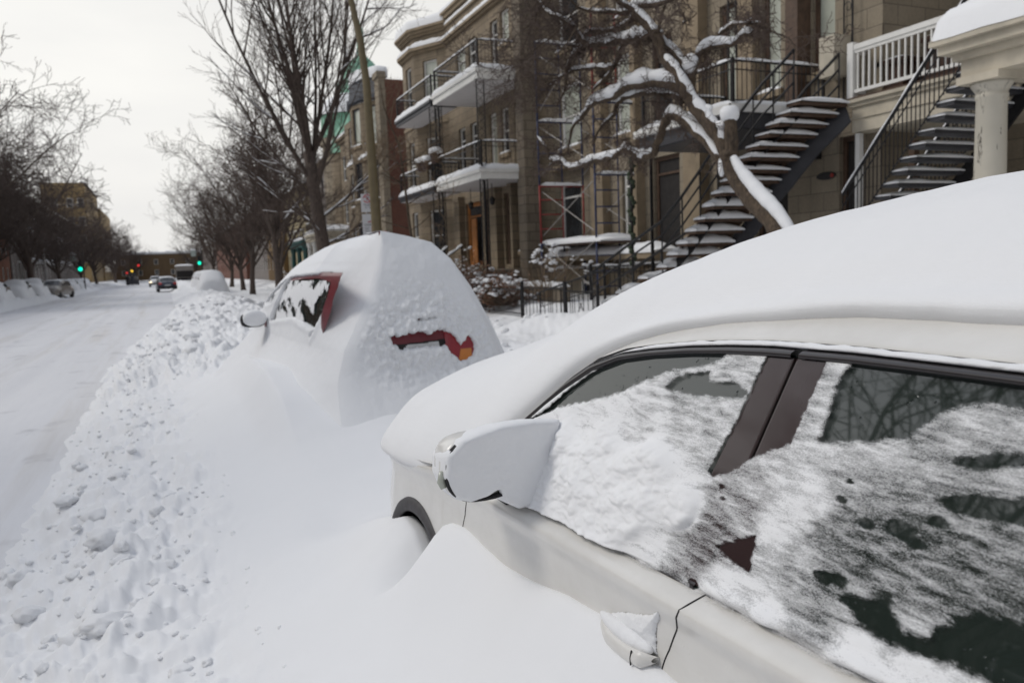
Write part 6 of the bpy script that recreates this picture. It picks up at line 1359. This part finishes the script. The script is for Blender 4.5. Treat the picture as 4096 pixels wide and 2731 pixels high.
# left side
block('terraced_house', 'dark brown brick house at the left picture edge', -14.2, 52, 69, 9.5, 'brick_red', 1, 3, 2.4)
block('terraced_house', 'orange brick house behind the bare trees at far left', -14.4, 69.4, 95, 9.0, 'brick_orange', 1, 3, 2.4)
o, O, u, n_ = block('terraced_house', 'grey stone row house below the tan apartment block', -14.4, 96, 172, 11.2, 'stone_grey', 1, 3, 2.6)
for i in range(5):
    y = 100+i*9
    for z in (3.6, 6.9): b_ = MB().box(-14.4, -12.9, y, y+3, z, z+.2).build('balcony', M['white'], o); snow_strip((-12.9, y), UY, (1, 0), 0, 3, z+.2, -.8, .05, .3, b_, 'balcony_snow')
tb_, *_ = block('apartment_block', 'tall tan brick apartment block above the trees on the left', -14.8, 199, 235, 22.3, 'brick_tan', 1, 5, 4.2, 'white', 'glass', 'stone_grey', 8.5, hgt=2.0, w=1.5, cat='building')
for xw in (-21.5, -18.5, -16.4):
    for z in (5, 9, 13, 17): window(tb_, (xw, 199), (1, 0), (0, -1), (0, 1.3, z, z+2), depth=.06, sill=False, fw=.12)
side = MB()
TB = thing('apartment_block', 'lower tan brick block adjoining the tall one, farther down the left', 'building', (-14, 230, .3)); side.box(-23, -14.4, 235.3, 278, .2, 19.5); side.build('wall', M['brick_tan'], TB)
for i in range(7):
    for z in (3, 7, 11): MB().box(-14.42, -14.35, 238+i*5.5, 240+i*5.5, z, z+2.1).build('window', M['glass'], TB)
M['ochre_dull'] = m_masonry('dull_ochre_brick', (.22, .145, .075), (.19, .125, .065), (.16, .12, .08), .3, .1, .01)
EB = thing('building', 'low ochre brick building closing the end of the street', 'building', (-2, 262, .3))
hs_ = [(1.5+i*4.4, 2.6+i*4.4, z, z+1.5) for i in range(6) for z in (1.7, 4.8)]
mb = MB(); wall(mb, (-13, 260), (1, 0), (0, -1), 27, .2, 7.8, hs_); mb.add([(-13, 260, 7.8), (14, 260, 7.8), (14, 275, 7.8), (-13, 275, 7.8)], [(0, 1, 2, 3)]); mb.build('wall', M['ochre_dull'], EB)
for h in hs_: window(EB, (-13, 260), (1, 0), (0, -1), h, 'white', 'glass', sill=False, fw=.12)
snow_strip((-13, 260), (1, 0), (0, -1), 0, 27, 7.8, -6, .2, .9, EB, 'roof_snow')
block('terraced_house', 'long dark stone row across the street, mirrored in the white car', -14.6, -26, 51.5, 9.3, 'stone_grey', 1, 3, 3.2)
for i, (x, y, h, L) in enumerate(((-8, 252, 3.5, 9), (7.5, 225, 3.5, 9), (11, 250, 4, 10), (-11, 212, 3.5, 9))):
    make_tree('street_tree', ['far bare tree before the low ochre building, left of its middle', 'far bare tree on the right where the street ends', 'far bare tree behind the right end of the ochre building', 'far bare tree beside the lower tan block'][i], (x, y, .3), (h, .25, .2, (0, 0)), vase(11, .85, L, .14, .5, pr), P4, 120+i, maxl=2)
SUN_E, SKY_C, EXPO = 1.3, 9.8, -0.03
# ------------------------------------------------------------------ camera, sky, light
cam = bpy.data.cameras.new('camera'); co = bpy.data.objects.new('camera', cam); COL.objects.link(co)
yaw, pit, rol, FPX = R(23.2824), R(5.73598), R(2.14759), 796.0
fw = Vector((math.cos(pit)*math.sin(yaw), math.cos(pit)*math.cos(yaw), -math.sin(pit)))
rt0 = Vector((math.cos(yaw), -math.sin(yaw), 0)); up0 = rt0.cross(fw)
rt = rt0*math.cos(rol)-up0*math.sin(rol); up = rt0*math.sin(rol)+up0*math.cos(rol)
co.matrix_world = Matrix(((rt.x, up.x, -fw.x, 0), (rt.y, up.y, -fw.y, 0), (rt.z, up.z, -fw.z, 1.75), (0, 0, 0, 1)))
cam.sensor_width = 36; cam.lens = FPX/1024*36; cam.clip_start = .05; cam.clip_end = 4000
cam.dof.use_dof = True; cam.dof.focus_distance = 1.75; cam.dof.aperture_fstop = 5.6; cam.dof.aperture_blades = 0
scene.camera = co
EL, AZ = R(46), R(-64)      # azimuth from +Y (street) towards +X
sd = Vector((math.sin(AZ)*math.cos(EL), math.cos(AZ)*math.cos(EL), math.sin(EL)))
sun = bpy.data.lights.new('sun', 'SUN'); sun.energy = SUN_E; sun.angle = R(18); sun.color = (1, .95, .87)
so = bpy.data.objects.new('sun', sun); COL.objects.link(so); so.rotation_euler = sd.to_track_quat('Z', 'Y').to_euler()
w = bpy.data.worlds.new('World'); scene.world = w; w.use_nodes = True
nt = w.node_tree; n = nt.nodes; l = nt.links; bg = n['Background']
sky = n.new('ShaderNodeTexSky'); sky.sky_type = 'NISHITA'; sky.sun_disc = False; sky.sun_elevation = EL; sky.sun_rotation = AZ; sky.air_density = 1; sky.dust_density = 3
hs = n.new('ShaderNodeHueSaturation'); hs.inputs['Saturation'].default_value = .45; l.new(sky.outputs[0], hs.inputs['Color'])
tc = n.new('ShaderNodeTexCoord'); sp = n.new('ShaderNodeSeparateXYZ'); l.new(tc.outputs['Generated'], sp.inputs[0])
rp = n.new('ShaderNodeValToRGB'); e = rp.color_ramp.elements; e[0].position = 0; e[0].color = (.92, .905, .87, 1); e[1].position = 1; e[1].color = (.66, .73, .87, 1)
x = e.new(.28); x.color = (.90, .89, .86, 1); x = e.new(.55); x.color = (.78, .81, .875, 1)
l.new(sp.outputs[2], rp.inputs[0])
mp = n.new('ShaderNodeMapping'); mp.inputs['Scale'].default_value = (1, 1, 3.2); l.new(tc.outputs['Generated'], mp.inputs[0])
nz = n.new('ShaderNodeTexNoise'); nz.inputs['Scale'].default_value = 2.2; nz.inputs['Detail'].default_value = 5; l.new(mp.outputs[0], nz.inputs['Vector'])
nr_ = n.new('ShaderNodeValToRGB'); nr_.color_ramp.elements[0].position = .3; nr_.color_ramp.elements[0].color = (.86, .865, .885, 1); nr_.color_ramp.elements[1].position = .72; nr_.color_ramp.elements[1].color = (1.05, 1.045, 1.03, 1)
l.new(nz.outputs['Fac'], nr_.inputs[0])
mu = n.new('ShaderNodeMix'); mu.data_type = 'RGBA'; mu.blend_type = 'MULTIPLY'; mu.inputs[0].default_value = 1; l.new(rp.outputs[0], mu.inputs[6]); l.new(nr_.outputs[0], mu.inputs[7])
sc_ = n.new('ShaderNodeVectorMath'); sc_.operation = 'SCALE'; sc_.inputs['Scale'].default_value = SKY_C; l.new(mu.outputs[2], sc_.inputs[0])
dt = n.new('ShaderNodeVectorMath'); dt.operation = 'DOT_PRODUCT'; dt.inputs[1].default_value = (math.sin(R(-40)), math.cos(R(-40)), 0); l.new(tc.outputs['Generated'], dt.inputs[0])
mr_ = n.new('ShaderNodeMapRange'); mr_.inputs['From Min'].default_value = -1; mr_.inputs['From Max'].default_value = .75; mr_.inputs['To Min'].default_value = .40; mr_.inputs['To Max'].default_value = 1.17; l.new(dt.outputs['Value'], mr_.inputs['Value'])
s2 = n.new('ShaderNodeVectorMath'); s2.operation = 'SCALE'; l.new(sc_.outputs[0], s2.inputs[0]); l.new(mr_.outputs[0], s2.inputs['Scale'])
sc_ = s2
mx = n.new('ShaderNodeMix'); mx.data_type = 'RGBA'; mx.inputs[0].default_value = .9; l.new(hs.outputs[0], mx.inputs[6]); l.new(sc_.outputs[0], mx.inputs[7])
l.new(mx.outputs[2], bg.inputs['Color']); bg.inputs['Strength'].default_value = .1
scene.view_settings.view_transform = 'Standard'; scene.view_settings.look = 'None'; scene.view_settings.exposure = EXPO; scene.view_settings.gamma = 1
scene.render.resolution_x = 1024; scene.render.resolution_y = 682
